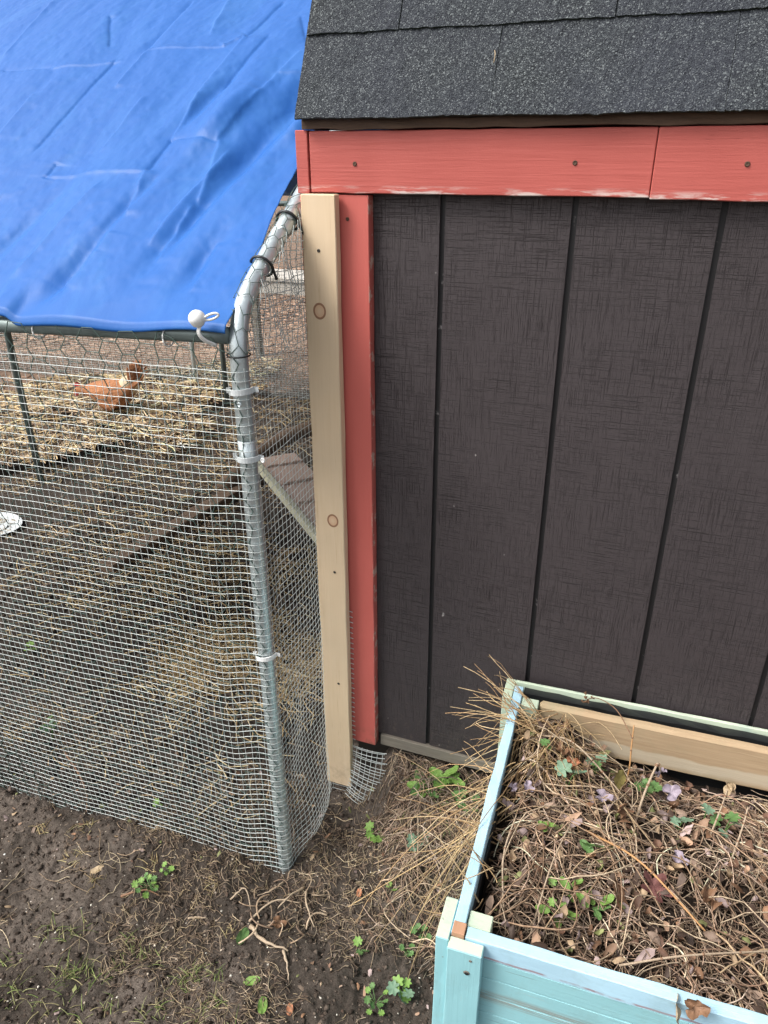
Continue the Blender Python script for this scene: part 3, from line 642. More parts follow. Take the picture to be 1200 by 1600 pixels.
# ------------------------------------------------------------------ tarp
CREASES = [(0.503, 0.826, 0.483, 1.082), (0.503, 0.826, 0.305, 0.833), (0.503, 0.826, 0.518, 0.674), (0.877, 0.757, 0.732, 0.756), (0.732, 0.756, 0.556, 0.785), (0.922, 1.109, 0.917, 0.829),
    (0.226, 1.045, 0.261, 0.871), (0.261, 0.871, 0.296, 0.625), (0.296, 0.625, 0.299, 0.473), (0.302, 0.473, 0.196, 0.463), (0.196, 0.463, 0.153, 0.63), (0.305, 0.833, 0.261, 0.871), (0.299, 0.473, 0.308, 0.373),
    (0.542, 0.371, 0.31, 0.371), (0.308, 0.373, 0.293, 0.253), (0.541, 0.409, 0.547, 0.367), (0.308, 0.204, 0.316, 0.152), (0.316, 0.152, 0.338, 0.069), (0.338, 0.069, 0.35, 0.003), (0.731, 0.646, 0.743, 0.495),
    (0.187, 0.459, 0.166, 0.299), (0.204, 0.865, 0.25, 0.659), (0.108, 0.788, 0.161, 0.607), (0.164, 0.434, 0.213, 0.192), (0.575, 0.786, 0.619, 0.458), (0.085, 0.182, 0.092, 0.074), (0.172, 0.281, 0.187, 0.144),
    (0.62, 0.30, 0.66, 0.06), (0.43, 0.62, 0.45, 0.45), (0.40, 0.33, 0.46, 0.10), (0.68, 1.0, 0.62, 0.86), (0.80, 0.52, 0.9, 0.2), (1.05, 0.95, 1.15, 0.5), (0.08, 0.62, 0.03, 0.56), (0.13, 0.70, 0.05, 0.72), (0.38, 1.1, 0.36, 0.9), (0.15, 0.95, 0.09, 0.80)]
tn = math.tan(R(31)); cs31 = math.cos(R(31))
def tarp_pt(s, t):
    """s: metres to the left of the right hem, t: metres up the slope from the eave (negative = hem)"""
    edge = -0.2475 - 0.03*sstep(0.0, 0.35, t) - 0.09*sstep(0.3, 1.2, t)
    x = edge - s
    y = -0.262 + np.maximum(t, 0)*cs31; z = 0.9615 + np.maximum(t, 0)*math.sin(R(31))
    # drop of the hem over the bar
    dn = np.clip(-t, 0, 1); z = z - dn*0.95; y = y - 0.004*sstep(0, 0.01, dn)
    z = z - 0.035*np.maximum(x+0.25, -2)*-1*0.9*(1-sstep(0.0, 0.8, t))   # follows the bar, lower to the left
    ridge = 1.62
    over = np.maximum(t-ridge, 0); z = z - 2*over*math.sin(R(31)) 
    h = 0.0
    tt = np.maximum(t, 0)
    # soft billows, long wrinkles running up the cloth and skewed to the right
    q = s*1.0 + tt*0.22
    h = h + 0.014*fbm(s*2.1, tt*1.7, 3, 21) + 0.0065*fbm(q*9, tt*2.2, 3, 22) + 0.0016*fbm(q*24, tt*8, 3, 23) + 0.0010*fbm(s*55, tt*45, 2, 24)
    q2 = s*1.0 - tt*0.18; h = h + 0.005*np.abs(fbm(q2*6, tt*1.1, 2, 29))
    # straight fold creases left from the packet: a lattice of small ridges and dents, broken up
    for k, (sa, ta, sb, tb) in enumerate(CREASES):
        dx, dy = sb-sa, tb-ta; L2 = dx*dx+dy*dy; LL = math.sqrt(L2)
        al = ((s-sa)*dx+(tt-ta)*dy)/L2; pe = ((s-sa)*dy-(tt-ta)*dx)/LL + 0.0025*fbm(al*4+k*3, al*0+k, 2, 70)
        fade = sstep(-0.08, 0.05, al)*sstep(1.08, 0.95, al)
        sg = 1 if (k*7) % 3 else -1; am = (0.0036, 0.0028, 0.0042)[k % 3]
        h = h + sg*am*fade*(np.exp(-np.abs(pe)/0.009) + 0.5*np.tanh(pe/0.004)*np.exp(-np.abs(pe)/0.03))
    # dents near the right side
    for (s0, u0, ws, wu, a_) in ((0.13, 0.42, 0.03, 0.09, -0.016), (0.20, 0.55, 0.03, 0.10, 0.012), (0.16, 0.25, 0.022, 0.12, -0.012), (0.07, 0.62, 0.04, 0.12, -0.018), (0.10, 0.14, 0.02, 0.08, -0.006), (0.35, 0.09, 0.02, 0.10, -0.010), (0.27, 0.60, 0.02, 0.14, -0.009), (0.04, 0.50, 0.02, 0.05, 0.008), (0.06, 0.56, 0.015, 0.03, -0.008), (0.30, 0.28, 0.014, 0.10, -0.005), (0.52, 0.20, 0.02, 0.12, -0.006)):
        a1 = (s-s0) + 0.28*(tt-u0); a2 = (tt-u0)
        h = h + 1.5*a_*np.exp(-(a1/ws)**2-(a2/wu)**2)
    # pull towards the bungee at the corner
    h = h - 0.008*np.exp(-((s-0.035)**2+(tt-0.02)**2)/0.0006)
    # puckered gap in the hem
    hump = np.exp(-((s-0.435)/0.028)**4)
    low = np.exp(-(tt/0.05)**2)
    h = h*sstep(-0.01, 0.10, tt) + 0.004*np.sin(s*26)*low
    y = y - h*math.sin(R(31)) + 0.0*s; z = z + h*cs31 + hump*0.015*low
    z = z + 0.0028*np.sin(s*13+1)*sstep(0.0, -0.02, t)
    return np.stack([x, y, z], -1)
s1 = np.concatenate([np.linspace(0, 1.3, 560), np.linspace(1.3, 2.05, 50)[1:]])
t1 = np.concatenate([np.linspace(-0.014, 0, 5)[:-1], np.linspace(0, 1.15, 420), np.linspace(1.15, 3.2, 60)[1:]])
SS, TT = np.meshgrid(s1, t1, indexing='ij'); P = tarp_pt(SS, TT)
a, b = SS.shape; ii, jj = np.meshgrid(np.arange(a-1), np.arange(b-1), indexing='ij')
F = np.stack([ii*b+jj, ii*b+jj+1, (ii+1)*b+jj+1, (ii+1)*b+jj], -1).reshape(-1, 4)
tarp = mesh_obj('tarp', P.reshape(-1, 3), F, M_TARP, smooth=True)
sol = tarp.modifiers.new('thickness', 'SOLIDIFY'); sol.thickness = 0.0007; sol.offset = 1
tag(tarp, 'bright blue creased tarp stretched over the roof of the chicken run', 'tarp')
# white grommet + pale hem line
bung = empty('ball_bungee', (-0.278, -0.288, 0.974), label='white ball bungee tie holding the right corner of the blue tarp', cat='bungee')
bm = bmesh.new(); bmesh.ops.create_uvsphere(bm, u_segments=20, v_segments=14, radius=0.0128)
for v in bm.verts:
    if v.co.z < -0.004: v.co.x *= 0.93; v.co.y *= 0.93
me = bpy.data.meshes.new('ball'); bm.to_mesh(me); bm.free(); me.materials.append(M_WHITE)
me.polygons.foreach_set('use_smooth', np.ones(len(me.polygons), bool))
o = bpy.data.objects.new('ball', me); col.objects.link(o); o.parent = bung
pipe('cord_loop', smoothpoly([(0.008, 0.002, -0.002), (0.018, 0.004, -0.001), (0.027, 0.006, 0.002), (0.031, 0.008, 0.006), (0.027, 0.006, 0.0085), (0.018, 0.003, 0.006), (0.010, 0.001, 0.001)], 28), 0.0019, M_WHITE, bung, 8)
pipe('cord', smoothpoly([(0.001, 0, -0.010), (0.0, -0.002, -0.020), (0.004, 0.004, -0.032), (0.013, 0.020, -0.043)], 14), 0.0017, M_WHITE, bung, 8)
pipe('cord', smoothpoly([(0.004, 0, -0.010), (0.0035, -0.003, -0.020), (0.008, 0.004, -0.031), (0.015, 0.020, -0.041)], 14), 0.0017, M_WHITE, bung, 8)

# ------------------------------------------------------------------ stems in bulk
def stems_mesh(name, P, rad, cols, mat=M_STEM, sides=3, label=None, parent=None):
    V, F = tubes(P, rad, sides); Np = P.shape[1]
    c = np.repeat(np.asarray(cols), Np*sides, 0)
    o = mesh_obj(name, V, F, mat, parent, smooth=True, cols=c)
    return tag(o, label, kind='stuff')
def curved(n, base, length, rs, bend=0.3, N=6, zfun=None, tiltmax=0.25, lift=0.003, ang=None, arch=0.0):
    """n curved stalks lying about `base` [n,2]"""
    a = rs.uniform(0, 2*np.pi, n) if ang is None else ang
    L_ = length*(0.4+rs.random(n)*1.0)
    t = np.linspace(-0.5, 0.5, N)
    k = rs.normal(0, bend, n); k2 = rs.normal(0, bend*0.5, n)
    dx = t[None]*L_[:, None]; dy = (k[:, None]*(t[None]**2)*2+k2[:, None]*t[None]**3*3)*L_[:, None]
    kk = rs.uniform(-0.35, 0.35, (n, 1)); dy = dy + rs.normal(0, 0.45, (n, 1))*np.maximum(t[None]-kk, 0)*L_[:, None]*(rs.random((n, 1)) < 0.55)
    ca, sa = np.cos(a)[:, None], np.sin(a)[:, None]
    X = base[:, 0:1]+dx*ca-dy*sa; Y = base[:, 1:2]+dx*sa+dy*ca
    tilt = rs.normal(0, tiltmax, n)
    Z = zfun(X, Y)+lift+np.abs(tilt)[:, None]*0.5*L_[:, None]*(0.5+np.sign(tilt)[:, None]*t[None]) + arch*np.abs(rs.normal(size=n))[:, None]*(0.25-t[None]**2)*4*L_[:, None]
    return np.stack([X, Y, Z], -1)
def pick(colors, n, rs, var=0.2):
    c = np.array(colors)[rs.integers(0, len(colors), n)]; return np.clip(c*(1+rs.normal(0, var, (n, 1))), 0.005, 0.85)
STRAW = [(0.56, 0.43, 0.23), (0.66, 0.53, 0.32), (0.48, 0.36, 0.19), (0.70, 0.59, 0.38), (0.36, 0.26, 0.15)]
DRY = [(0.42, 0.31, 0.21), (0.31, 0.215, 0.15), (0.54, 0.43, 0.31), (0.20, 0.13, 0.09), (0.36, 0.265, 0.20), (0.45, 0.35, 0.28)]
BROWN = [(0.20, 0.145, 0.105), (0.29, 0.22, 0.16), (0.40, 0.32, 0.23), (0.13, 0.095, 0.07)]
rs = np.random.default_rng(21)
# clods: little irregular lumps
def clods(name, n, sampler, smin, smax, label, colors=((0.035, 0.024, 0.018), (0.075, 0.053, 0.040), (0.11, 0.08, 0.06)), flat=0.6, mat=M_CLOD, lift=0.2):
    base = sampler(n); oct_v = np.array([(1,0,0),(-1,0,0),(0,1,0),(0,-1,0),(0,0,1),(0,0,-1)], float)
    oct_f = np.array([(0,2,4),(2,1,4),(1,3,4),(3,0,4),(2,0,5),(1,2,5),(3,1,5),(0,3,5)])
    s = smin*(smax/smin)**(rs.random(n)**1.8)
    V = oct_v[None]*(0.6+0.8*rs.random((n, 6, 1)))*s[:, None, None]; V[..., 2] *= flat; V[..., 0] *= 1+rs.random((n, 1))
    a = rs.uniform(0, 6.28, n); x = V[..., 0]*np.cos(a)[:, None]-V[..., 1]*np.sin(a)[:, None]; y = V[..., 0]*np.sin(a)[:, None]+V[..., 1]*np.cos(a)[:, None]
    z = HG(base[:, 0], base[:, 1])
    V = np.stack([x+base[:, 0:1], y+base[:, 1:2], V[..., 2]+(z+s*lift)[:, None]], -1)
    F = (oct_f[None]+6*np.arange(n)[:, None, None]).reshape(-1, 3)
    o = mesh_obj(name, V.reshape(-1, 3), F, mat, cols=np.repeat(pick(colors, n, rs), 6, 0)); tag(o, label, kind='stuff')
def uni(x0, x1, y0, y1): return lambda n: np.stack([rs.uniform(x0, x1, n), rs.uniform(y0, y1, n)], -1)
clods('soil_crumbs', 22000, uni(-1.15, 0.3, -0.85, 0.0), 0.0008, 0.0055, 'crumbs and small clods of dark soil', colors=((0.04, 0.03, 0.024), (0.075, 0.057, 0.045), (0.115, 0.09, 0.072)), lift=0.0)
clods('soil_crumbs', 9000, uni(-1.9, -0.25, -0.25, 1.3), 0.002, 0.010, 'dark soil crumbs on the pen floor', colors=((0.022, 0.017, 0.014), (0.05, 0.04, 0.032), (0.085, 0.065, 0.05)))
clods('pale_grit', 1500, uni(-1.15, 0.3, -0.85, 0.0), 0.0010, 0.0028, 'pale grit and chips scattered over the soil', colors=((0.5, 0.42, 0.33), (0.65, 0.6, 0.52), (0.3, 0.22, 0.15)))
# thatch fibres on the soil, clustered by noise
def clustered(n, x0, x1, y0, y1, ox, thr=0.5, sc=5.0):
    out = []
    while len(out) < n:
        p = np.stack([rs.uniform(x0, x1, 4*n), rs.uniform(y0, y1, 4*n)], -1)
        k = sstep(thr-0.12, thr+0.12, vnoise(p[:, 0]*sc, p[:, 1]*sc, ox)*0.6+vnoise(p[:, 0]*sc*3, p[:, 1]*sc*3, ox+2)*0.4)
        out.extend(p[rs.random(len(p)) < k].tolist())
    return np.array(out[:n])
b = clustered(9500, -1.15, 0.28, -0.85, -0.02, 3, 0.52)
stems_mesh('dead_grass', curved(len(b), b, 0.022, rs, 0.22, 5, HG, 0.12), rs.uniform(0.0003, 0.0008, len(b)), pick(BROWN+[(0.44, 0.35, 0.22)], len(b), rs), label='short dead grass fibres littering the soil')
b = clustered(230, -1.15, 0.25, -0.85, -0.05, 8, 0.58, 4)
stems_mesh('dead_grass', curved(len(b), b, 0.055, rs, 0.35, 7, HG, 0.12, arch=0.03), rs.uniform(0.0004, 0.0009, len(b)), pick([(0.46, 0.37, 0.25), (0.36, 0.27, 0.18), (0.52, 0.44, 0.30)], len(b), rs), label='longer curled dead grass blades on the soil')
# litter under the wall between flap and planter
b = uni(-0.07, 0.22, -0.17, 0.0)(560)
stems_mesh('dead_grass', curved(len(b), b, 0.055, rs, 0.6, 6, HG, 0.35, arch=0.10), rs.uniform(0.0005, 0.0012, len(b)), pick(BROWN+DRY, len(b), rs), label='thatch of dead grass along the foot of the shed wall')
# grass tufts front left, living blades
def grass(name, centres, nper, length, colors, label):
    P = []; 
    for (cx, cy, rad) in centres:
        for _ in range(nper):
            a = rs.uniform(0, 6.28); r0 = rad*math.sqrt(rs.random()); x0, y0 = cx+r0*math.cos(a), cy+r0*math.sin(a)
            z0 = float(HG(x0, y0))-0.004; l = length*(0.5+rs.random()*0.8); lean = rs.uniform(0.5, 1.5); a2 = rs.uniform(0, 6.28)
            t = np.linspace(0, 1, 6); hor = l*lean*0.6*(t**1.5); ver = l*(t-0.55*lean*t**2)*0.8
            ver = np.maximum(ver, 0.004)
            P.append(np.stack([x0+hor*math.cos(a2), y0+hor*math.sin(a2), z0+ver], -1))
    P = np.array(P); n = len(P); rad = np.linspace(1, 0.25, 6)[None]*rs.uniform(0.0007, 0.0015, (n, 1))
    stems_mesh(name, P, rad, pick(colors, n, rs), label=label)
GR = [(0.17, 0.24, 0.07), (0.25, 0.31, 0.11), (0.35, 0.36, 0.17), (0.42, 0.37, 0.20)]
cent = [(rs.uniform(-0.62, -0.22), rs.uniform(-0.72, -0.50), 0.022) for _ in range(26)] + [(-0.57+rs.normal()*0.04, -0.60+rs.normal()*0.04, 0.02) for _ in range(8)] + [(-0.21, -0.56, 0.02), (-0.17, -0.60, 0.02), (-0.30, -0.52, 0.015), (-0.42, -0.52, 0.015)]
grass('grass', cent, 13, 0.036, GR, 'thin pale green grass tufts growing in the soil')
grass('grass', [(-0.70, -0.33, 0.02), (-0.80, -0.36, 0.015), (-0.68, -0.40, 0.02), (-0.60, -0.42, 0.02), (-0.36, -0.36, 0.02), (-0.5, -0.36, 0.015), (-0.27, -0.42, 0.02)], 18, 0.034, [(0.48, 0.38, 0.2), (0.40, 0.30, 0.17), (0.52, 0.46, 0.24)], 'dry straw coloured grass tufts by the mesh')
grass('grass', [(rs.uniform(-0.05, 0.17), rs.uniform(-0.16, -0.02), 0.02) for _ in range(12)], 12, 0.05, [(0.12, 0.2, 0.05), (0.2, 0.28, 0.09), (0.4, 0.33, 0.19)], 'rank grass between the wall and the planter')

# straw inside the pen
def gauss(cx, cy, sx, sy, n, rot=0):
    a = rs.normal(0, 1, (n, 2))*[sx, sy]; c_, s_ = math.cos(rot), math.sin(rot); return np.stack([cx+a[:, 0]*c_-a[:, 1]*s_, cy+a[:, 0]*s_+a[:, 1]*c_], -1)
b = np.vstack([gauss(-0.80, 0.30, 0.075, 0.10, 620, 0.4), gauss(-0.70, 0.46, 0.12, 0.09, 260), gauss(-0.50, 0.34, 0.06, 0.10, 380), gauss(-1.02, 0.75, 0.22, 0.10, 420, 0.5), uni(-1.5, -0.27, -0.2, 1.0)(500)])
stems_mesh('straw', curved(len(b), b, 0.085, rs, 0.15, 4, HG, 0.12), rs.uniform(0.0009, 0.0019, len(b)), pick(STRAW, len(b), rs), label='yellow straw strewn over the pen floor')
b = np.vstack([uni(-2.2, -1.3, 1.2, 2.6)(800), uni(-1.6, -0.4, 0.8, 2.6)(500), clustered(900, -2.4, -1.1, 0.4, 2.1, 19, 0.5, 4)])
stems_mesh('straw', curved(len(b), b, 0.10, rs, 0.2, 4, HG, 0.12), rs.uniform(0.0012, 0.0022, len(b)), pick(STRAW+BROWN, len(b), rs), label='thin scatter of straw at the back of the pen')
# the thick straw bed
def bed_h(x, y): return HG(x, y)+0.045*sstep(2.12, 2.42, -0.66*x+0.75*y)*sstep(4.9, 4.0, -0.66*x+0.75*y)+0.02*fbm(x*7, y*7, 2, 33)
def in_bed(p):
    q = -0.66*p[:, 0]+0.75*p[:, 1]; w = 0.75*p[:, 0]+0.66*p[:, 1]
    return (q > 2.34+0.34*vnoise(p[:, 0]*7, p[:, 1]*7, 3)) & (w > -1.9) & (w < -0.45+0.72*(q-2.72)+0.5*vnoise(p[:, 0]*6, p[:, 1]*6, 5)) & (q < 3.72+0.2*vnoise(w*4, w*0, 8))
p = uni(-4.6, -1.5, 0.3, 3.6)(60000); p = p[in_bed(p)]; p = p[rs.random(len(p)) < 0.25+0.75*sstep(0.3, 0.55, vnoise(p[:, 0]*6, p[:, 1]*9, 91))]; b = p[:7000]
stems_mesh('straw_bed', curved(len(b), b, 0.12, rs, 0.25, 4, bed_h, 0.16, lift=0.004), rs.uniform(0.0022, 0.0042, len(b)), pick([(0.76, 0.60, 0.35), (0.82, 0.69, 0.46), (0.62, 0.47, 0.26), (0.68, 0.54, 0.36), (0.22, 0.15, 0.10), (0.30, 0.22, 0.15), (0.14, 0.10, 0.075)], len(b), rs, 0.25), label='deep bed of yellow straw under the hen')
# chips and leaf litter beyond the run
b = np.vstack([uni(-9, -2.3, 1.6, 7.5)(9000), uni(-3.2, -0.4, 2.6, 6)(3500)])
keep = (-0.66*b[:, 0]+0.75*b[:, 1]) > 3.2; b = b[keep]
stems_mesh('leaf_litter', curved(len(b), b, 0.11, rs, 0.3, 4, lambda x, y: H0(x, y)*0.5-0.085, 0.08), rs.uniform(0.004, 0.010, len(b)), pick([(0.42, 0.28, 0.20), (0.30, 0.19, 0.13), (0.50, 0.36, 0.26), (0.14, 0.09, 0.07)], len(b), rs, 0.25), label='brown leaf litter beyond the run')

# timbers, ramp, log, dish, sheet in the pen
def beam(name, a, b_, w, h, mat, label, cat, bev=0.004, zoff=0.0):
    a = np.array(a, float); b_ = np.array(b_, float); L_ = np.linalg.norm(b_-a); rz = math.atan2(b_[1]-a[1], b_[0]-a[0]); pt = -math.asin((b_[2]-a[2])/L_)
    o = board(name, (0, -w/2, 0), (L_, w/2, h), mat, None, bev, n=10, warp=h*0.03)
    o.location = a; o.rotation_euler = (0, pt, rz); return tag(o, label, cat)
beam('landscape_timber', (-1.42, 0.62, -0.235), (-1.30, 1.62, -0.235), 0.07, 0.075, M_TIMBER, 'brown weathered timber half sunk in the pen floor behind the front mesh', 'timber')
beam('landscape_timber', (-2.62, 0.98, -0.24), (-2.06, 1.92, -0.235), 0.06, 0.085, M_TIMBERSHADE, 'dark timber added for the shadow line edging the straw bed', 'timber')  # beam added for a shadow line; the shade is in its dark colour
beam('loose_board', (-3.1, 2.0, -0.13), (-2.55, 2.15, -0.125), 0.10, 0.02, M_RAMP, 'flat brown board lying on the straw in front of the hen', 'board')
ramp = empty('chicken_ramp', (-0.36, 0.56, 0.0), label='pinkish brown ramp board with a pale edge leaning behind the side mesh', cat='ramp')
dirv = Vector((-1.243+0.60, 1.42-0.79, -0.03)); 
ramp.rotation_euler = (0, 0, math.atan2(0.63, -0.643))
board('tread', (0.0, -0.185, -0.055), (1.245, -0.012, -0.035), M_RAMP, ramp, 0.002, n=8, warp=0.0006)
o = board('edge_strip', (0.0, -0.010, -0.062), (1.245, 0.014, -0.028), M_RAMPEDGE, ramp, 0.002, n=8, warp=0.0006)
for k in range(6): board('cleat', (0.12+0.2*k, -0.18, -0.0345), (0.135+0.2*k, -0.02, -0.024), M_RAMP, ramp, 0.001)
hoop = pipe('bent_branch', smoothpoly([(-1.38, 1.36, -0.16), (-1.32, 1.66, -0.08), (-1.16, 1.86, -0.02), (-0.9, 1.98, 0.0), (-0.66, 1.92, -0.02)], 24), 0.036, M_TIMBER, None, 10)
tag(hoop, 'curved brown log lying behind the ramp board', 'log')
roost = empty('old_table', (-1.98, 3.3, -0.17), label='low grey weathered table beyond the run glimpsed beside the pine batten', cat='table')
for k in range(4): board('plank', (-0.42, -0.17+0.088*k, 0.60+0.02*(k % 2)*0.2), (0.46, -0.088+0.088*k, 0.625), M_GREYCLOTH, roost, 0.002, n=6, warp=0.001)
board('apron', (-0.40, -0.16, 0.52), (0.44, -0.145, 0.598), M_GREYCLOTH, roost, 0.002)
for dx in (-0.37, 0.38):
    for dy in (-0.13, 0.13): board('leg', (dx-0.022, dy-0.022, -0.08), (dx+0.022, dy+0.022, 0.598), M_GREYWOOD, roost, 0.002)
# shallow white dish
K = 40; prof = [(0.0, 0.004), (0.10, 0.004), (0.128, 0.016), (0.142, 0.034), (0.150, 0.036), (0.152, 0.032), (0.146, 0.028), (0.133, 0.008), (0.11, 0.0), (0.0, 0.0)]
V = [(pr*math.cos(2*math.pi*i/K), pr*math.sin(2*math.pi*i/K), pz) for pr, pz in prof for i in range(K)]
F = [(q*K+i, q*K+(i+1) % K, (q+1)*K+(i+1) % K, (q+1)*K+i) for q in range(len(prof)-1) for i in range(K)]
dish = empty('feed_dish', (-2.13, 0.735, -0.19), label='shallow pale dish on the pen floor at the left edge', cat='dish')
o = mesh_obj('bowl', V, F, M_CLIP, dish, smooth=True)
b = gauss(-2.13, 0.735, 0.05, 0.05, 60)
o = stems_mesh('straw_scraps', curved(60, b-np.array([-2.13, 0.735]), 0.05, rs, 0.2, 4, lambda x, y: x*0+0.008, 0.1), 0.0018, pick(STRAW, 60, rs), parent=dish)
dish.rotation_euler = (0.05, 0.03, 0); dish.scale = (0.78, 0.62, 0.35); dish.location = (-2.09, 0.755, -0.19)

# ------------------------------------------------------------------ hen
hen = empty('hen', (-2.43, 1.95, -0.145), math.atan2(-0.353, -0.936)-0.15, label='ginger brown hen with red comb facing left on the straw', cat='hen')
hen.scale = (1.14, 1.14, 1.14)
def loft(rings, K=16):
    V = []; F = []
    for (x, z, w, h, tl) in rings:
        for k in range(K):
            a = 2*math.pi*k/K; yy = w*math.cos(a); hh = h*math.sin(a)
            V.append((x+hh*math.sin(tl), yy, z+hh*math.cos(tl)))
    for q in range(len(rings)-1):
        for k in range(K): F.append((q*K+k, q*K+(k+1) % K, (q+1)*K+(k+1) % K, (q+1)*K+k))
    F.append(tuple(range(K))[::-1]); F.append(tuple(range((len(rings)-1)*K, len(rings)*K)))
    return V, F
rings = [(0.192, 0.128, 0.004, 0.004, -0.4), (0.185, 0.130, 0.014, 0.015, -0.4), (0.172, 0.133, 0.019, 0.020, -0.3), (0.155, 0.132, 0.021, 0.023, -0.2), (0.130, 0.128, 0.024, 0.029, 0.3), (0.100, 0.122, 0.036, 0.042, 0.4),
         (0.065, 0.118, 0.056, 0.058, 0.3), (0.02, 0.115, 0.070, 0.070, 0.1), (-0.03, 0.118, 0.074, 0.074, 0), (-0.08, 0.125, 0.066, 0.068, -0.2), (-0.115, 0.145, 0.048, 0.054, -0.4), (-0.138, 0.162, 0.032, 0.040, -0.7), (-0.152, 0.178, 0.016, 0.024, -0.9)]
V, F = loft(rings)
# legs rooted in the body
for sy in (-1, 1):
    v2, f2 = tubes(np.array([smoothpoly([(-0.01, sy*0.032, 0.08), (0.0, sy*0.033, 0.045), (-0.012, sy*0.034, 0.02), (0.0, sy*0.034, -0.01)], 8)]), np.array([[0.028, 0.024, 0.018, 0.011, 0.007, 0.006, 0.006, 0.006]]), 8)
    n0 = len(V); V = list(V)+[tuple(q) for q in v2]; F = list(F)+[tuple(int(q)+n0 for q in fa) for fa in f2]
    for ta in (-0.5, 0.0, 0.5, 3.1):
        v2, f2 = tubes(np.array([[(0, sy*0.034, -0.006), (0.02*math.cos(ta), sy*0.034+0.02*math.sin(ta), -0.009), (0.036*math.cos(ta), sy*0.034+0.036*math.sin(ta), -0.012)]]), 0.004, 6)
        n0 = len(V); V += [tuple(q) for q in v2]; F += [tuple(int(q)+n0 for q in fa) for fa in f2]
body = mesh_obj('body', V, F, M_HEN, hen, smooth=True)
rm = body.modifiers.new('remesh', 'REMESH'); rm.mode = 'VOXEL'; rm.voxel_size = 0.0045; rm.use_smooth_shade = True
def feather(name, L_, w, mat, parent, loc, rot):
    V = []; F = []; n_ = 8
    for i in range(n_+1):
        t = i/n_; ww = w*(math.sin(math.pi*min(1, t*0.85+0.1)))**0.7; 
        for s_ in (-1, 0, 1): V.append((L_*t, s_*ww, 0.004*(1-abs(s_))+0.02*t*t))
    for i in range(n_):
        for k in (0, 1): F.append((3*i+k, 3*i+k+1, 3*i+k+4, 3*i+k+3))
    o = mesh_obj(name, V, F, mat, parent, smooth=True); s_ = o.modifiers.new('t', 'SOLIDIFY'); s_.thickness = 0.0025
    o.location = loc; o.rotation_euler = rot; return o
for k in range(8):
    feather('tail_feather', 0.125-0.010*abs(k-3.5), 0.020, M_HEN, hen, (-0.122-0.004*abs(k-3.5), 0.007*(k-3.5), 0.165), (R(90)*(0.35+0.13*k), R(-100)+0.09*(k-3.5), 0.11*(k-3.5)))
for sy in (-1, 1):
    for q in range(4): feather('wing_feather', 0.13-0.014*q, 0.026, M_HEN, hen, (0.045, sy*(0.062), 0.138-0.014*q), (R(90)*sy, R(8)+R(4)*q, R(180)+sy*R(6)))
bm = bmesh.new(); bmesh.ops.create_icosphere(bm, subdivisions=3, radius=1)
for v in bm.verts:
    nrm = v.co.normalized(); q = 1+0.08*math.sin(13*nrm.x+5*nrm.z)*math.sin(11*nrm.y)
    v.co = Vector((nrm.x*0.046*q, nrm.y*0.050*q, nrm.z*0.046*q))+Vector((-0.092, 0, 0.163))
me = bpy.data.meshes.new('rump_fluff'); bm.to_mesh(me); bm.free(); me.materials.append(M_FLUFF); me.polygons.foreach_set('use_smooth', np.ones(len(me.polygons), bool))
o = bpy.data.objects.new('rump_fluff', me); col.objects.link(o); o.parent = hen
# comb, wattles, beak, eyes
V = []; F = []
cp = [(0.158, 0.150), (0.160, 0.163), (0.165, 0.156), (0.170, 0.169), (0.175, 0.158), (0.181, 0.168), (0.185, 0.153), (0.191, 0.158), (0.190, 0.143), (0.175, 0.146)]
for sy in (-0.003, 0.003): V += [(x, sy, z) for x, z in cp]
K = len(cp); F = [tuple(range(K)), tuple(range(2*K-1, K-1, -1))] + [(i, (i+1) % K, K+(i+1) % K, K+i) for i in range(K)]
mesh_obj('comb', V, F, M_COMB, hen)
for sy in (-1, 1):
    bm = bmesh.new(); bmesh.ops.create_uvsphere(bm, u_segments=8, v_segments=6, radius=1)
    for v in bm.verts: v.co = Vector((v.co.x*0.007+0.184, v.co.y*0.003+sy*0.009, v.co.z*0.013+0.112))
    me = bpy.data.meshes.new('wattle'); bm.to_mesh(me); bm.free(); me.materials.append(M_COMB); o = bpy.data.objects.new('wattle', me); col.objects.link(o); o.parent = hen
    bm = bmesh.new(); bmesh.ops.create_uvsphere(bm, u_segments=8, v_segments=6, radius=0.0035)
    for v in bm.verts: v.co += Vector((0.178, sy*0.017, 0.136))
    me = bpy.data.meshes.new('eye'); bm.to_mesh(me); bm.free(); me.materials.append(M_BLACK); o = bpy.data.objects.new('eye', me); col.objects.link(o); o.parent = hen
V = [(0.188, 0.006, 0.128), (0.188, -0.006, 0.128), (0.188, 0, 0.137), (0.212, 0, 0.123), (0.188, 0, 0.121)]
mesh_obj('beak', V, [(0, 2, 3), (2, 1, 3), (0, 3, 4), (1, 4, 3), (0, 4, 1, 2)], M_BEAK, hen)

# ------------------------------------------------------------------ planter
PR = R(2.3); planter = empty('planter_box', (0.208, -0.571, 0.25), PR, label='raised planter box in worn turquoise paint full of dead stems', cat='planter')
def pb(name, lo, hi, mat, **k): return board(name, lo, hi, mat, planter, **k)
LEN, DEP = 1.0, 0.545
zb = -0.45
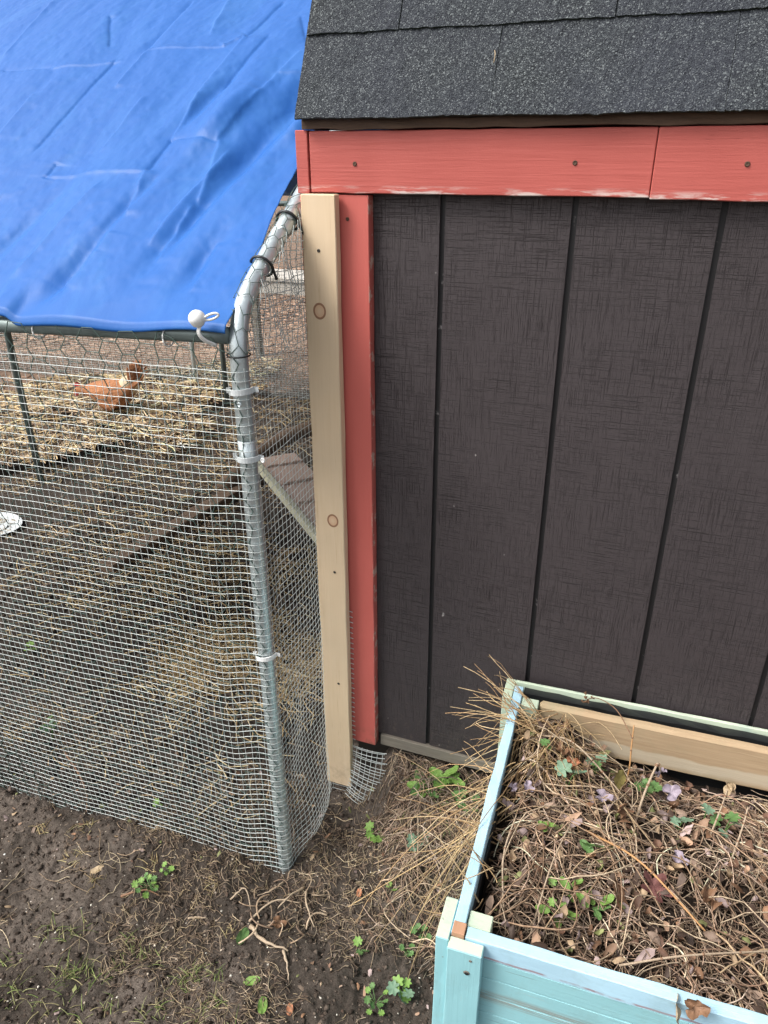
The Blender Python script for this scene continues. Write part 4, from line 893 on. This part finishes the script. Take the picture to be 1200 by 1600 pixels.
# top boards
pb('side_board', (0.0, 0.0, -0.085), (0.0165, DEP-0.012, 0.0), M_RAIL, n=12, axis=1, warp=0.0006)
for k in range(4): pb('side_board', (0.0005, 0.0, -0.088-0.088*k-0.085), (0.016, DEP-0.012, -0.088-0.088*k), M_TEALX, n=6, axis=1, warp=0.0004)
pb('front_board', (0.0195, -0.0005, -0.036), (LEN, 0.0165, -0.002), M_RAILX, n=20, warp=0.0006)
for k in range(10): pb('front_board', (0.0195, 0.0002, -0.0375-0.0385*k-0.037), (LEN, 0.016, -0.0375-0.0385*k), M_TEALX, n=12, warp=0.0003, bev=0.0005)
pb('leg', (-0.0185, -0.011, zb), (-0.0008, 0.052, -0.003), M_TEALZ, n=8, axis=2, warp=0.0004)
pb('leg', (-0.0005, -0.0195, zb), (0.046, -0.0012, -0.006), M_TEALZ, n=8, axis=2, warp=0.0004)
pb('leg', (-0.0185, DEP-0.055, zb), (-0.0008, DEP+0.004, 0.001), M_LEGTOP, n=8, axis=2, warp=0.0004)
for _l in [q for q in planter.children if q.name.startswith('leg')]:
    _l.data.materials.append(M_LEGTOP)
    for _p in _l.data.polygons:
        if _p.normal.z > 0.9: _p.material_index = 1
pb('corner_block', (0.018, 0.018, -0.2), (0.050, 0.043, -0.005), M_LEGTOP)
pb('corner_block', (0.018, DEP-0.060, -0.2), (0.050, DEP-0.036, -0.005), M_LEGTOP)
pb('raw_end', (0.0008, -0.0008, -0.02), (0.0180, 0.017, 0.0012), M_RAWWOOD, bev=0.0006)
pb('back_rail', (-0.0005, DEP-0.0045, -0.10), (LEN, DEP+0.002, 0.003), M_LEGTOP, n=20, warp=0.0005)
for k in range(3): pb('back_board', (0.0, DEP-0.0040, -0.103-0.11*k-0.107), (LEN, DEP+0.001, -0.103-0.11*k), M_TEALX)
pb('liner', (0.018, DEP-0.024, -0.4), (LEN, DEP-0.0055, -0.006), M_BLACK, n=30, warp=0.0012, bev=0)
pb('liner', (0.0170, 0.02, -0.4), (0.0200, DEP-0.03, -0.030), M_BLACK, bev=0, n=16, axis=1, warp=0.0006)
pb('inner_plank', (0.052, DEP-0.0500, -0.098), (LEN, DEP-0.0300, -0.004), M_PLANK, n=24, warp=0.0005, bev=0.006)
# rotate a little: the inner plank is not quite level
pb('end_board', (LEN, 0.0, zb), (LEN+0.018, DEP, 0.0), M_TEALX)
pb('leg', (LEN-0.046, -0.0195, zb), (LEN, -0.0012, -0.006), M_TEALZ)
def pdisc(lx, ly, lz, r_, mat, name='bolt'):
    o = disc(name, lx, ly, lz, r_, mat, planter, 0.0008); return o
pdisc(0.0275, -0.0200, -0.0455, 0.0045, M_GREYWOOD, 'washer'); o = pdisc(0.0277, -0.0207, -0.0457, 0.0032, M_BLACK, 'bolt_hole'); pdisc(0.0315, -0.0200, -0.0185, 0.0022, M_GREYWOOD, 'washer')

cP, sP = math.cos(PR), math.sin(PR)
def toW(lx, ly, lz=0): return (0.208+lx*cP-ly*sP, -0.571+lx*sP+ly*cP, 0.25+lz)
def fill_l(lx, ly):
    lx = np.asarray(lx, float); ly = np.asarray(ly, float)
    h = -0.055 - 0.02*sstep(0.0, 0.4, lx) - 0.055*sstep(0.30, 0.52, ly)*sstep(0.05, 0.3, lx) + 0.025*np.exp(-((lx-0.09)/0.08)**2)*sstep(0.25, 0.45, ly)
    h = h - 0.035*np.exp(-((lx-0.0)/0.03)**2)
    return h + 0.016*fbm(lx*11, ly*11, 3, 60) + 0.006*fbm(lx*50, ly*50, 2, 61)
nx_, ny_ = 220, 110
X, Yg = np.meshgrid(np.linspace(0.0205, LEN, nx_), np.linspace(0.017, DEP-0.025, ny_), indexing='ij'); Zg = fill_l(X, Yg)
ii, jj = np.meshgrid(np.arange(nx_-1), np.arange(ny_-1), indexing='ij'); F = np.stack([ii*ny_+jj, (ii+1)*ny_+jj, (ii+1)*ny_+jj+1, ii*ny_+jj+1], -1).reshape(-1, 4)
n = NB('potting_soil', 0.95, spec=0.15); n.color(n.mix(n.noise(90, 5, 0.7), (0.008, 0.007, 0.006), (0.045, 0.032, 0.024))); n.bump(n.noise(200, 5), 0.004, 0.9); M_POT = n.m
tag(mesh_obj('potting_soil', np.stack([X, Yg, Zg], -1).reshape(-1, 3), F, M_POT, planter, smooth=True), kind='stuff')
rs = np.random.default_rng(77)
def lfill(X, Y): return fill_l(np.clip(X, 0.02, 1), np.clip(Y, 0.02, 0.52))
def inbox(P, m=0.0):
    ok = (P[..., 0].min(1) > 0.018+m) & (P[..., 0].max(1) < LEN) & (P[..., 1].min(1) > 0.019+m) & (P[..., 1].max(1) < DEP-0.055)
    return P[ok]
b = np.stack([rs.uniform(0.03, 0.72, 2900), rs.uniform(0.03, 0.5, 2900)], -1)
P = inbox(curved(len(b), b, 0.060, rs, 0.6, 7, lfill, 0.25, lift=0.003, arch=0.16))
stems_mesh('dead_stems', P, rs.uniform(0.0005, 0.0011, len(P)), pick(BROWN+DRY[:2], len(P), rs, 0.3), label=None, parent=planter)
b = clustered(1500, 0.03, 0.72, 0.03, 0.5, 44, 0.44, 9)
P = inbox(curved(len(b), b, 0.070, rs, 0.35, 9, lfill, 0.20, lift=0.010, arch=0.12))
stems_mesh('dead_stems', P, rs.uniform(0.0005, 0.0013, len(P)), np.clip(pick(DRY, len(P), rs, 0.3)*1.4, 0, 0.8), label=None, parent=planter)  # upper stems coloured lighter, painting highlights above the dark gaps
b = np.stack([rs.uniform(0.03, 0.70, 150), rs.uniform(0.03, 0.5, 150)], -1)
P = inbox(curved(len(b), b, 0.15, rs, 0.35, 12, lfill, 0.15, lift=0.022, arch=0.10))
stems_mesh('dead_stems', P, rs.uniform(0.0008, 0.0015, len(P)), pick([(0.46, 0.34, 0.21), (0.38, 0.26, 0.17), (0.54, 0.43, 0.30)], len(P), rs, 0.2), label=None, parent=planter)
# dense mat at the back left corner, fanned out over the rim
def fan(n, roots, tips, spread, N=10, arch=0.03, droop=0.0):
    out = []
    for _ in range(n):
        k = rs.integers(len(roots)); a = np.array(roots[k], float)+rs.normal(0, 0.012, 3); c = np.array(tips[rs.integers(len(tips))], float)+rs.normal(0, spread, 3)
        t = np.linspace(0, 1, N)[:, None]; mid = (a+c)/2+np.array([0, 0, arch*(0.2+1.4*rs.random())])+rs.normal(0, 0.022, 3)
        kn = rs.integers(2, N-1); kk = np.zeros((N, 3)); kk[kn:] = np.arange(N-kn)[:, None]*rs.normal(0, 0.0032, 3)
        out.append(((1-t)**2*a+2*t*(1-t)*mid+t**2*c+np.cumsum(rs.normal(0, 0.0010, (N, 3)), 0)+kk)[:])
    return np.array(out)
P1 = fan(42, [(0.06, 0.46, -0.03), (0.05, 0.42, -0.03), (0.08, 0.48, -0.03)], [(-0.065, 0.47, 0.035), (-0.08, 0.42, 0.01), (-0.06, 0.38, -0.05), (-0.045, 0.49, 0.045), (-0.04, 0.36, -0.08), (-0.055, 0.40, -0.02)], 0.016)
P2 = fan(120, [(0.05, 0.45, -0.03), (0.08, 0.40, -0.045), (0.10, 0.47, -0.02)], [(0.14, 0.38, -0.05), (0.06, 0.30, -0.06), (0.18, 0.44, -0.04), (0.03, 0.33, -0.08), (0.12, 0.30, -0.06)], 0.02, arch=0.02)
P3 = fan(44, [(0.03, 0.33, -0.03), (0.03, 0.26, -0.03), (0.03, 0.20, -0.03)], [(-0.08, 0.28, -0.10), (-0.12, 0.22, -0.16), (-0.09, 0.16, -0.14), (-0.14, 0.30, -0.20), (-0.10, 0.34, -0.16), (-0.11, 0.18, -0.26), (-0.06, 0.1, -0.1)], 0.048, arch=0.05)
P4 = fan(10, [(0.02, 0.07, -0.02), (0.03, 0.12, -0.02)], [(-0.045, 0.03, 0.0), (-0.03, 0.10, 0.06), (-0.06, 0.02, -0.01)], 0.012, arch=0.02)
P = np.concatenate([P1, P2, P3, P4]); 
taper = np.linspace(1, 0.45, 10)[None]*rs.uniform(0.0008, 0.0015, (len(P), 1))
stems_mesh('dead_stems', P, taper, pick([(0.50, 0.36, 0.19), (0.42, 0.28, 0.15), (0.58, 0.44, 0.26)], len(P), rs, 0.2), label=None, parent=planter)
# tangle lying on the ground left of the box, caught under the overhang
b = clustered(330, 0.0, 0.19, -0.36, -0.04, 71, 0.5, 11)
stems_mesh('dead_stems', curved(len(b), b, 0.075, rs, 0.5, 8, HG, 0.35, lift=0.004, arch=0.22), rs.uniform(0.0006, 0.0013, len(b)), pick(DRY, len(b), rs, 0.25), label='tangle of dead stems on the ground left of the planter')
# crushed leaf bits in the litter
def flakes(name, n, base, zf, size, colors, label=None, parent=None):
    a = rs.uniform(0, 6.28, n); s = size*(0.4+rs.random(n)*0.9); K = 7
    th = np.linspace(0, 2*np.pi, K, endpoint=False)[None]+rs.normal(0, 0.15, (n, K)); rr_ = s[:, None]*(0.6+0.6*rs.random((n, K))); 
    x = rr_*np.cos(th)*1.3; y = rr_*np.sin(th)*0.7; z = rs.normal(0, 0.22, (n, K))*s[:, None]
    tl = rs.normal(0, 0.5, (n, 1)); z = z+x*tl
    X = base[:, 0:1]+x*np.cos(a)[:, None]-y*np.sin(a)[:, None]; Y_ = base[:, 1:2]+x*np.sin(a)[:, None]+y*np.cos(a)[:, None]
    Z = zf(base[:, 0], base[:, 1])[:, None]+z
    c = np.stack([base[:, 0], base[:, 1], zf(base[:, 0], base[:, 1])+s*0.25], -1)[:, None]
    V = np.concatenate([np.stack([X, Y_, Z], -1), c], 1); k = np.arange(K)
    F = np.stack([k, (k+1) % K, np.full(K, K)], -1)[None]+(K+1)*np.arange(n)[:, None, None]
    o = mesh_obj(name, V.reshape(-1, 3), F.reshape(-1, 3), M_LEAFV, parent, cols=np.repeat(pick(colors, n, rs, 0.25), K+1, 0)); return tag(o, label, kind='stuff')
LEAFC = [(0.14, 0.10, 0.08), (0.09, 0.06, 0.045), (0.30, 0.22, 0.17), (0.26, 0.15, 0.09), (0.38, 0.25, 0.17), (0.16, 0.09, 0.06), (0.40, 0.31, 0.30), (0.46, 0.34, 0.22), (0.22, 0.24, 0.10)]
b = np.stack([rs.uniform(0.03, 0.7, 800), rs.uniform(0.03, 0.48, 800)], -1)
flakes('leaf_scraps', len(b), b, lambda x, y: lfill(x, y)+rs.uniform(0.006, 0.03, len(x)), 0.008, LEAFC, parent=planter)
b = clustered(380, -1.1, 0.25, -0.85, -0.02, 14, 0.5)
flakes('leaf_scraps', len(b), b, lambda x, y: HG(x, y)+0.003, 0.005, LEAFC, label='small crumbled leaf scraps on the soil')

# ------------------------------------------------------------------ individual leaves, weeds, sticks
def leaf_mesh(name, mat, lobes, size, cup=0.2, notch=0.25, elong=1.0, crinkle=0.06, seed=0, stem=0.0):
    q = np.random.default_rng(seed); K = 36; V = [(0, 0, 0)]; rings_ = 4
    ph = q.uniform(0, 6.28)
    for ring_ in range(1, rings_+1):
        fr = ring_/rings_
        for k in range(K):
            a = 2*math.pi*k/K
            rad = 1 - notch*fr*(0.5-0.5*math.cos(lobes*a+0.0))**1.5 if lobes else 1.0
            rad *= 1-0.55*math.exp(-((a-math.pi)/0.25)**2)*(1 if lobes else 0.0)
            x = size*fr*rad*math.cos(a)*elong; y = size*fr*rad*math.sin(a)
            z = size*(cup*fr**2 + crinkle*math.sin(5*a+ph)*fr*fr + q.normal()*crinkle*0.35*fr)
            V.append((x+size*elong*0.0, y, z))
    F = [(0, 1+k, 1+(k+1) % K) for k in range(K)]
    for g in range(rings_-1):
        for k in range(K): F.append((1+g*K+k, 1+(g+1)*K+k, 1+(g+1)*K+(k+1) % K, 1+g*K+(k+1) % K))
    me = bpy.data.meshes.new(name); me.from_pydata(V, [], F); me.materials.append(mat); me.polygons.foreach_set('use_smooth', np.ones(len(F), bool)); me.update(); return me
def place(me, name, loc, rot, parent=None, s=1.0):
    o = bpy.data.objects.new(name, me); col.objects.link(o); o.location = loc; o.rotation_euler = rot; o.scale = (s, s, s)
    if parent: o.parent = parent
    return o
ivy = {k: leaf_mesh('leaf', mt, 7, 0.011, 0.12, 0.30, 1.0, 0.05, sd_) for k, mt, sd_ in (('g', M_GREEN, 1), ('b', M_BRIGHT, 2), ('t', M_BLUEGREEN, 3))}
oval = {k: leaf_mesh('leaf', mt, 0, 0.011, 0.25, 0, 1.9, 0.10, sd_) for k, mt, sd_ in (('g', M_GREEN, 4), ('b', M_BRIGHT, 5), ('l', M_LILAC, 6), ('n', M_BROWNLEAF, 7), ('t', M_TANLEAF, 8), ('o', M_ORANGELEAF, 9), ('v', M_OLIVELEAF, 10))}
oak = leaf_mesh('leaf', M_REDLEAF, 5, 0.026, 0.25, 0.55, 1.3, 0.24, 12); curlo = leaf_mesh('leaf', M_ORANGELEAF, 3, 0.012, 0.45, 0.35, 1.4, 0.35, 52)
oval['l'] = leaf_mesh('leaf', M_LILAC, 3, 0.010, 0.4, 0.3, 1.5, 0.30, 41)
curl = leaf_mesh('leaf', M_BROWNLEAF, 3, 0.014, 0.55, 0.35, 1.4, 0.42, 13)
lil = leaf_mesh('leaf', M_LILAC, 3, 0.013, 0.35, 0.3, 1.1, 0.25, 14)
def weed(px, label, kinds, leaves, spread, up, sc=1.0, stemmat=M_GREEN, zf=None, cat='weed', name='weed', table=None, tilt=0.5):
    x0, y0 = px; z0 = float(zf(x0, y0)) if zf else float(HG(x0, y0))
    e = empty(name, (x0, y0, z0), label=label, cat=cat); tb = table or ivy
    for i in range(leaves):
        a = i*2.4+rs.uniform(-.4, .4); r_ = spread*(0.35+0.75*rs.random()) if leaves > 1 else 0.001; zz = up*(0.6+0.6*rs.random())
        lx, ly = r_*math.cos(a), r_*math.sin(a)
        k = kinds[i % len(kinds)]
        place(tb[k], 'leaf', (lx, ly, zz), (rs.normal()*tilt*0.5-0.35, rs.normal()*tilt*0.4-0.15, a), e, sc*(0.75+0.5*rs.random()))
        pipe('stalk', smoothpoly([(0, 0, -0.004), (lx*0.4, ly*0.4, zz*0.75), (lx*0.92, ly*0.92, zz-0.0005)], 6), 0.0008*max(sc, 0.8), stemmat, e, 5)
    return e
# on the soil
weed((-0.066, -0.150), 'pale green weed with lobed leaves growing on the bare soil right of the mesh', 'bb', 6, 0.022, 0.016, 1.0, tilt=0.7)
weed((0.030, -0.160), 'blue-green round-leaved weed left of the dead stem tangle', 'tt', 5, 0.018, 0.020, 1.35)
weed((-0.001, -0.240), 'small bright sprig on bare soil below the lobed weed', 'b', 2, 0.010, 0.010, 0.7)
weed((-0.012, -0.376), 'two-leaved green seedling in the middle of the bare soil', 'gb', 3, 0.012, 0.010, 0.8)
weed((0.088, -0.425), 'ruffled bluish green weed near the bottom left of the planter leg', 'tb', 6, 0.017, 0.016, 1.0)
weed((0.050, -0.455), 'low feathery green weed at the bottom edge left of the planter', 'gb', 9, 0.026, 0.010, 0.6)
weed((-0.475, -0.405), 'bright green clump of small leaves on the soil in front of the mesh', 'bg', 14, 0.026, 0.014, 0.62)
weed((-0.455, -0.365), 'small leafy sprig just behind the bright green clump', 'b', 5, 0.014, 0.016, 0.55)
weed((0.060, -0.045), 'vivid green weed standing under the shed sill', 'bg', 10, 0.026, 0.035, 0.85, table={'b': ivy['b'], 'g': oval['b']})
weed((0.010, -0.065), 'broad green leaf rosette right of the frayed mesh flap', 'bg', 8, 0.030, 0.014, 1.0, table={'b': oval['b'], 'g': oval['g']}, tilt=0.3)
weed((0.120, -0.075), 'green weed tangled in the dead stems by the planter', 'g', 8, 0.03, 0.03, 0.9)
weed((0.085, -0.30), 'small sprig beside the planter leg in dead grass', 'g', 6, 0.018, 0.01, 0.6)
weed((0.07, -0.345), 'tiny dull green sprig just left of the turquoise leg', 'g', 6, 0.015, 0.01, 0.55)
weed((-0.98, -0.13), 'tall pale green weed growing up inside the mesh at left', 'tg', 8, 0.022, 0.055, 0.9)
weed((-1.32, 0.15), 'small green leaf pair far left inside the pen', 'b', 3, 0.02, 0.02, 1.0)
weed((-0.585, -0.225), 'flat pale green leaf pressed against the foot of the front mesh', 'b', 2, 0.012, 0.008, 1.0)
def loose(me, name, loc, rot, s, label, cat='leaf', group=None): return tag(place(me, name, loc, rot, None, s), label, cat, group)
def G(x, y, dz=0.004): return (x, y, float(HG(x, y))+dz)
loose(oval['b'], 'fallen_leaf', G(-0.180, -0.497), (0.1, -0.1, 0.5), 0.75, 'narrow lime green leaf lying flat near the bottom of the soil', 'leaf')
loose(oval['b'], 'fallen_leaf', G(-0.140, -0.530), (0.3, 0.1, 1.9), 0.8, 'lime green leaf on the soil nearest the bottom edge')
loose(oval['g'], 'fallen_leaf', G(-0.240, -0.430, 0.007), (0.6, 0.1, 1.5), 0.9, 'dark green upright leaf left of the broken twig pile')
loose(oval['o'], 'fallen_leaf', G(-0.090, -0.520), (0.2, 0.1, 1.9), 0.55, 'slim orange brown leaf below the broken twig')
loose(oval['o'], 'fallen_leaf', G(-0.060, -0.265), (0.1, 0, 1.8), 0.5, 'small orange leaf on the soil below the lobed weed')
loose(curl, 'fallen_leaf', G(-0.185, -0.385, 0.008), (0.3, 0.4, 0.4), 0.85, 'pale curled dead leaf resting on the twig pile')
loose(oval['t'], 'fallen_leaf', G(-0.61, -0.405), (0.1, 0, 0.9), 0.7, 'bleached sliver of leaf beside the bright green clump')
def stick(pts, rad, label, mat=M_TANLEAF, name='twig'):
    pp = [G(x, y, dz) for x, y, dz in pts]; c0 = np.array(pp[0]); P = smoothpoly(pp, 12)
    tp = np.linspace(1, 0.4, 12)*rad*0.85*rs.uniform(0.75, 1.2, 12); P = P+rs.normal(0, rad*0.22, P.shape); V, F = tubes(np.array([P-c0]), tp[None], 7); F = [tuple(q) for q in F.tolist()]+[tuple(range(7))[::-1], tuple(range(77, 84))]
    o = mesh_obj(name, V, F, mat, smooth=True); o.location = c0; return tag(o, label, 'twig')
M_ROOT = leafmat('dry_root', (0.24, 0.17, 0.115), (0.48, 0.38, 0.27))
stick([(-0.235, -0.405, .006), (-0.19, -0.425, .010), (-0.14, -0.425, .006)], 0.0055, 'thick pale broken twig lying across the pile on bare soil', M_ROOT)
stick([(-0.150, -0.430, .006), (-0.130, -0.450, .006), (-0.118, -0.470, .004)], 0.0035, 'short pale twig pointing down from the thick broken twig', M_ROOT)
stick([(-0.165, -0.295, .005), (-0.150, -0.33, .018), (-0.115, -0.365, .006)], 0.0032, 'arched dry root below the foot of the corner post', M_ROOT)
stick([(-0.245, -0.395, .004), (-0.215, -0.345, .016), (-0.165, -0.325, .005)], 0.0030, 'long bleached root curving left of the arched root', M_ROOT)
stick([(-0.175, -0.285, .004), (-0.190, -0.325, .014), (-0.205, -0.350, .004)], 0.0032, 'root stub running down from the mesh corner', M_ROOT)
stick([(-0.225, -0.285, .004), (-0.235, -0.315, .010), (-0.260, -0.335, .003)], 0.0022, 'thin curled root just left of the post foot', M_ROOT)
stick([(-0.305, -0.365, .004), (-0.285, -0.340, .018), (-0.255, -0.370, .003)], 0.0024, 'hooked root sticking out of the soil in front of the mesh', M_ROOT)
stick([(-0.52, -0.44, .003), (-0.48, -0.415, .006), (-0.44, -0.41, .004)], 0.0030, 'flat grey-brown twig under the bright green clump', M_BROWNLEAF)
stick([(-0.365, -0.43, .003), (-0.35, -0.42, .004), (-0.33, -0.415, .003)], 0.0028, 'short straw coloured twig right of the green clump', M_ROOT)
stick([(-0.905, -0.17, .03), (-0.84, -0.20, .02), (-0.775, -0.245, .01), (-0.735, -0.29, .002)], 0.0035, 'brown twig poking out under the mesh at left', M_BROWNLEAF)
stick([(0.145, -0.31, .004), (0.10, -0.33, .01), (0.06, -0.345, .004)], 0.0018, 'thin twig lying beside the turquoise leg', M_ROOT)
stick([(0.01, -0.115, .004), (0.028, -0.150, .05), (0.045, -0.205, .008)], 0.0014, 'pale stem arching over the round-leaved weed', M_ROOT)
rs2 = np.random.default_rng(90)
for k in range(20):
    t = rs2.random(); x, y = -0.20+rs2.normal()*0.045, -0.345+rs2.normal()*0.05
    a = rs2.uniform(0, 6.28); l = rs2.uniform(0.012, 0.03)
    if k == 0: PP = []
    N = 7; tt = np.linspace(-1, 1, N); PP.append(np.stack([x+l*tt*math.cos(a)-l*0.5*tt**2*math.sin(a), y+l*tt*math.sin(a)+l*0.5*tt**2*math.cos(a), HG(np.full(N, x), np.full(N, y))+0.004+0.010*(1-tt**2)], -1))
stems_mesh('root_litter', np.array(PP), rs2.uniform(0.0007, 0.0019, len(PP)), pick([(0.34, 0.25, 0.17), (0.45, 0.35, 0.25), (0.24, 0.17, 0.12)], len(PP), rs2), sides=5, label='tangle of bleached root pieces below the corner post')

# in the planter (world positions on the litter)
def FZ(lx, ly, dz): w = toW(lx, ly, float(lfill(lx, ly))+dz); return w
def pl_weed(lx, ly, label, kinds, n_, spread, up, sc, table=None, cat='plant', name='ground_ivy'):
    w = FZ(lx, ly, 0.002); return weed((w[0], w[1]), label, kinds, n_, spread, up, sc, zf=lambda x, y: w[2], cat=cat, name=name, table=table)
LP = [  # local x, local y, label, kinds, n, spread, up, scale
 (0.077, 0.395, 'small scalloped green leaf near the back left of the planter', 'g', 2, 0.006, 0.03, 0.85),
 (0.122, 0.350, 'largest scalloped blue-green leaf pair in the planter', 't', 2, 0.013, 0.045, 1.35),
 (0.165, 0.405, 'green ivy leaves in front of the inner brown plank', 'gt', 4, 0.016, 0.04, 1.0),
 (0.255, 0.395, 'dark green cluster beside the drooping grey flower stalk', 'g', 5, 0.018, 0.04, 0.85),
 (0.345, 0.360, 'single round blue-green leaf at right of the planter', 't', 1, 0.004, 0.045, 1.25),
 (0.305, 0.335, 'folded blue-green leaf under the lilac leaf', 't', 2, 0.008, 0.03, 1.1),
 (0.375, 0.345, 'blue-green leaf cluster at the far right edge', 'tg', 4, 0.016, 0.035, 1.1)]
for a_ in LP: pl_weed(*a_)
OV = {'b': oval['b'], 'g': ivy['b'], 'o': oval['g']}; rs = np.random.default_rng(5)
pl_weed(0.095, 0.235, 'bright green leaf by the left rim halfway along the planter', 'b', 2, 0.008, 0.03, 0.6, OV)
pl_weed(0.165, 0.215, 'upright oval green leaf in the middle left of the litter', 'o', 2, 0.006, 0.035, 0.8, OV)
pl_weed(0.145, 0.150, 'lime green leaves near the front left corner of the planter', 'gb', 6, 0.024, 0.02, 0.55, OV)
pl_weed(0.135, 0.105, 'pointed lime green leaves just behind the front rail', 'bg', 6, 0.022, 0.02, 0.55, OV)
pl_weed(0.185, 0.135, 'dull olive green leaves right of the lime green ones', 'ob', 4, 0.02, 0.02, 0.55, OV)
def pl_leaf(me, lx, ly, dz, rot, s, label): w = FZ(lx, ly, dz); return tag(place(me, 'dead_leaf', w, rot, None, s), label, 'leaf')
pl_leaf(lil, 0.290, 0.375, 0.055, (0.5, -0.3, 0.6), 1.15, 'large lilac grey dead leaf near the inner plank')
pl_leaf(lil, 0.060, 0.295, 0.035, (0.3, -0.4, 2.0), 0.8, 'pale lilac curled leaf beside the left rim')
pl_leaf(oval['l'], 0.035, 0.300, 0.035, (0.5, 0.3, 1.2), 0.8, 'mauve leaf scrap touching the left rim')
pl_leaf(oval['l'], 0.180, 0.320, 0.040, (0.3, 0.2, 0.2), 1.1, 'dusty mauve leaf above the brown curled leaf')
pl_leaf(oval['l'], 0.300, 0.250, 0.030, (0.3, 0.2, -0.3), 1.0, 'pale lilac leaf on the right side of the litter')
pl_leaf(oak, 0.265, 0.195, 0.032, (0.35, 0.4, 0.1), 0.85, 'big dark red-brown lobed leaf in the centre of the planter')
pl_leaf(curl, 0.210, 0.300, 0.035, (1.0, 0.2, 1.4), 1.1, 'curled brown leaf hanging in the middle of the stems')
pl_leaf(curlo, 0.125, 0.385, 0.030, (0.3, 0.1, 0.5), 0.85, 'rusty orange leaf behind the largest scalloped leaves')
pl_leaf(curl, 0.105, 0.400, 0.030, (0.4, 0.1, 2.5), 1.1, 'crumpled russet leaf at the back left of the litter')
pl_leaf(oval['v'], 0.205, 0.385, 0.040, (0.9, 0.1, 1.3), 1.1, 'yellow olive leaf beneath the inner plank')
pl_leaf(oval['n'], 0.215, 0.155, 0.03, (0.8, 0.2, 1.7), 1.4, 'large folded dark brown leaf left of the red lobed leaf')
pl_leaf(curl, 0.340, 0.200, 0.03, (0.4, 0.2, 1.7), 1.1, 'small brown curled leaf right of the red lobed leaf')
def hang_leaf(lx, dz, rot, s, me, label): return tag(place(me, 'dead_leaf', toW(lx, -0.008, dz), rot, None, s), label, 'leaf')
hang_leaf(0.285, -0.004, (1.25, 0.2, 1.5), 1.0, oval['t'], 'tan dead leaf hanging over the front rail of the planter')
hang_leaf(0.305, 0.010, (0.9, -0.2, 0.2), 0.85, curl, 'cupped brown leaf resting on the front rail beside the hanging one')
def stalk(pts, rad, label, head=None, mat=M_ROOT):
    w0 = np.array(toW(*pts[0])); e = empty('dry_stalk', tuple(w0), label=label, cat='stalk')
    P = np.array([np.array(toW(*q))-w0 for q in pts]); P = smoothpoly(P, 16)
    pipe('stem', P, np.linspace(1, 0.7, 16)[None]*rad, mat, e, 7)
    for k, q in enumerate((5, 9, 12)): place(NODE, 'node', tuple(P[q]), (0, 0, 0), e, rad/0.0015)
    if head:
        for k in range(head[1]): place(head[0], 'seed_head', tuple(P[-1]+rs2.normal(0, 0.004, 3)), tuple(rs2.uniform(-1.5, 1.5, 3)), e, head[2])
    return e
bm = bmesh.new(); bmesh.ops.create_icosphere(bm, subdivisions=1, radius=0.0021); NODE = bpy.data.meshes.new('node'); bm.to_mesh(NODE); bm.free(); NODE.materials.append(M_BROWNLEAF)
M_RUST = leafmat('rust_stem', (0.34, 0.17, 0.07), (0.50, 0.29, 0.13))
stalk([(0.218, 0.405, -0.09), (0.222, 0.418, -0.04), (0.220, 0.432, 0.0), (0.219, 0.445, 0.035)], 0.0016, 'upright rusty stem standing against the inner brown plank', None, M_RUST)
stalk([(0.235, 0.31, -0.06), (0.245, 0.345, -0.02), (0.257, 0.375, 0.01), (0.262, 0.385, 0.016), (0.268, 0.383, 0.0)], 0.0022, 'stout pale stalk with a drooping grey lilac head', (lil, 3, 0.45))
stalk([(0.350, 0.32, -0.06), (0.365, 0.36, -0.03), (0.375, 0.39, -0.005)], 0.0016, 'stalk topped by a dry starry seed head at the right', (oval['t'], 4, 0.6))
stalk([(0.375, 0.27, -0.06), (0.392, 0.32, -0.02), (0.40, 0.35, 0.0)], 0.0016, 'leaning stalk nearest the right edge of the picture')
stalk([(0.065, 0.065, -0.06), (0.045, 0.15, -0.02), (0.052, 0.22, 0.0)], 0.0016, 'long bare stalk leaning up the left side of the planter')
stalk([(0.10, 0.06, -0.055), (0.115, 0.15, -0.01), (0.135, 0.23, 0.0)], 0.0013, 'thin forked stalk rising from the front left corner', None, M_ROOT)
stalk([(0.16, 0.255, -0.035), (0.24, 0.20, -0.01), (0.33, 0.13, -0.03)], 0.0019, 'thick reddish stem lying diagonally across the red leaf', None, M_RUST)
stalk([(0.22, 0.05, -0.04), (0.30, 0.07, -0.01), (0.42, 0.13, -0.03)], 0.0017, 'thick pale stem running along behind the front rail')
stalk([(0.06, 0.43, -0.02), (0.12, 0.41, 0.0), (0.19, 0.37, -0.03), (0.25, 0.32, -0.055)], 0.0019, 'long pale stem sprawling from the back left corner')
stalk([(0.22, 0.455, -0.0), (0.19, 0.505, 0.012), (0.155, 0.515, 0.022), (0.135, 0.508, 0.020)], 0.0010, 'furry brown dry spray lying over the back rail', (curl, 6, 0.25), M_BROWNLEAF)

# groups for the repeats
GROUPS = {'weed': 'weeds growing in the soil', 'ground_ivy': 'green plants among the dead stems', 'fallen_leaf': 'fallen leaves on the soil', 'dead_leaf': 'dead leaves on the planter litter', 'twig': 'twigs and roots on the soil', 'dry_stalk': 'dry stalks standing in the planter', 'landscape_timber': 'timbers on the pen floor'}
for o in list(col.objects):
    b_ = o.name.split('.')[0]
    if o.parent is None and b_ in GROUPS: o['group'] = GROUPS[b_]
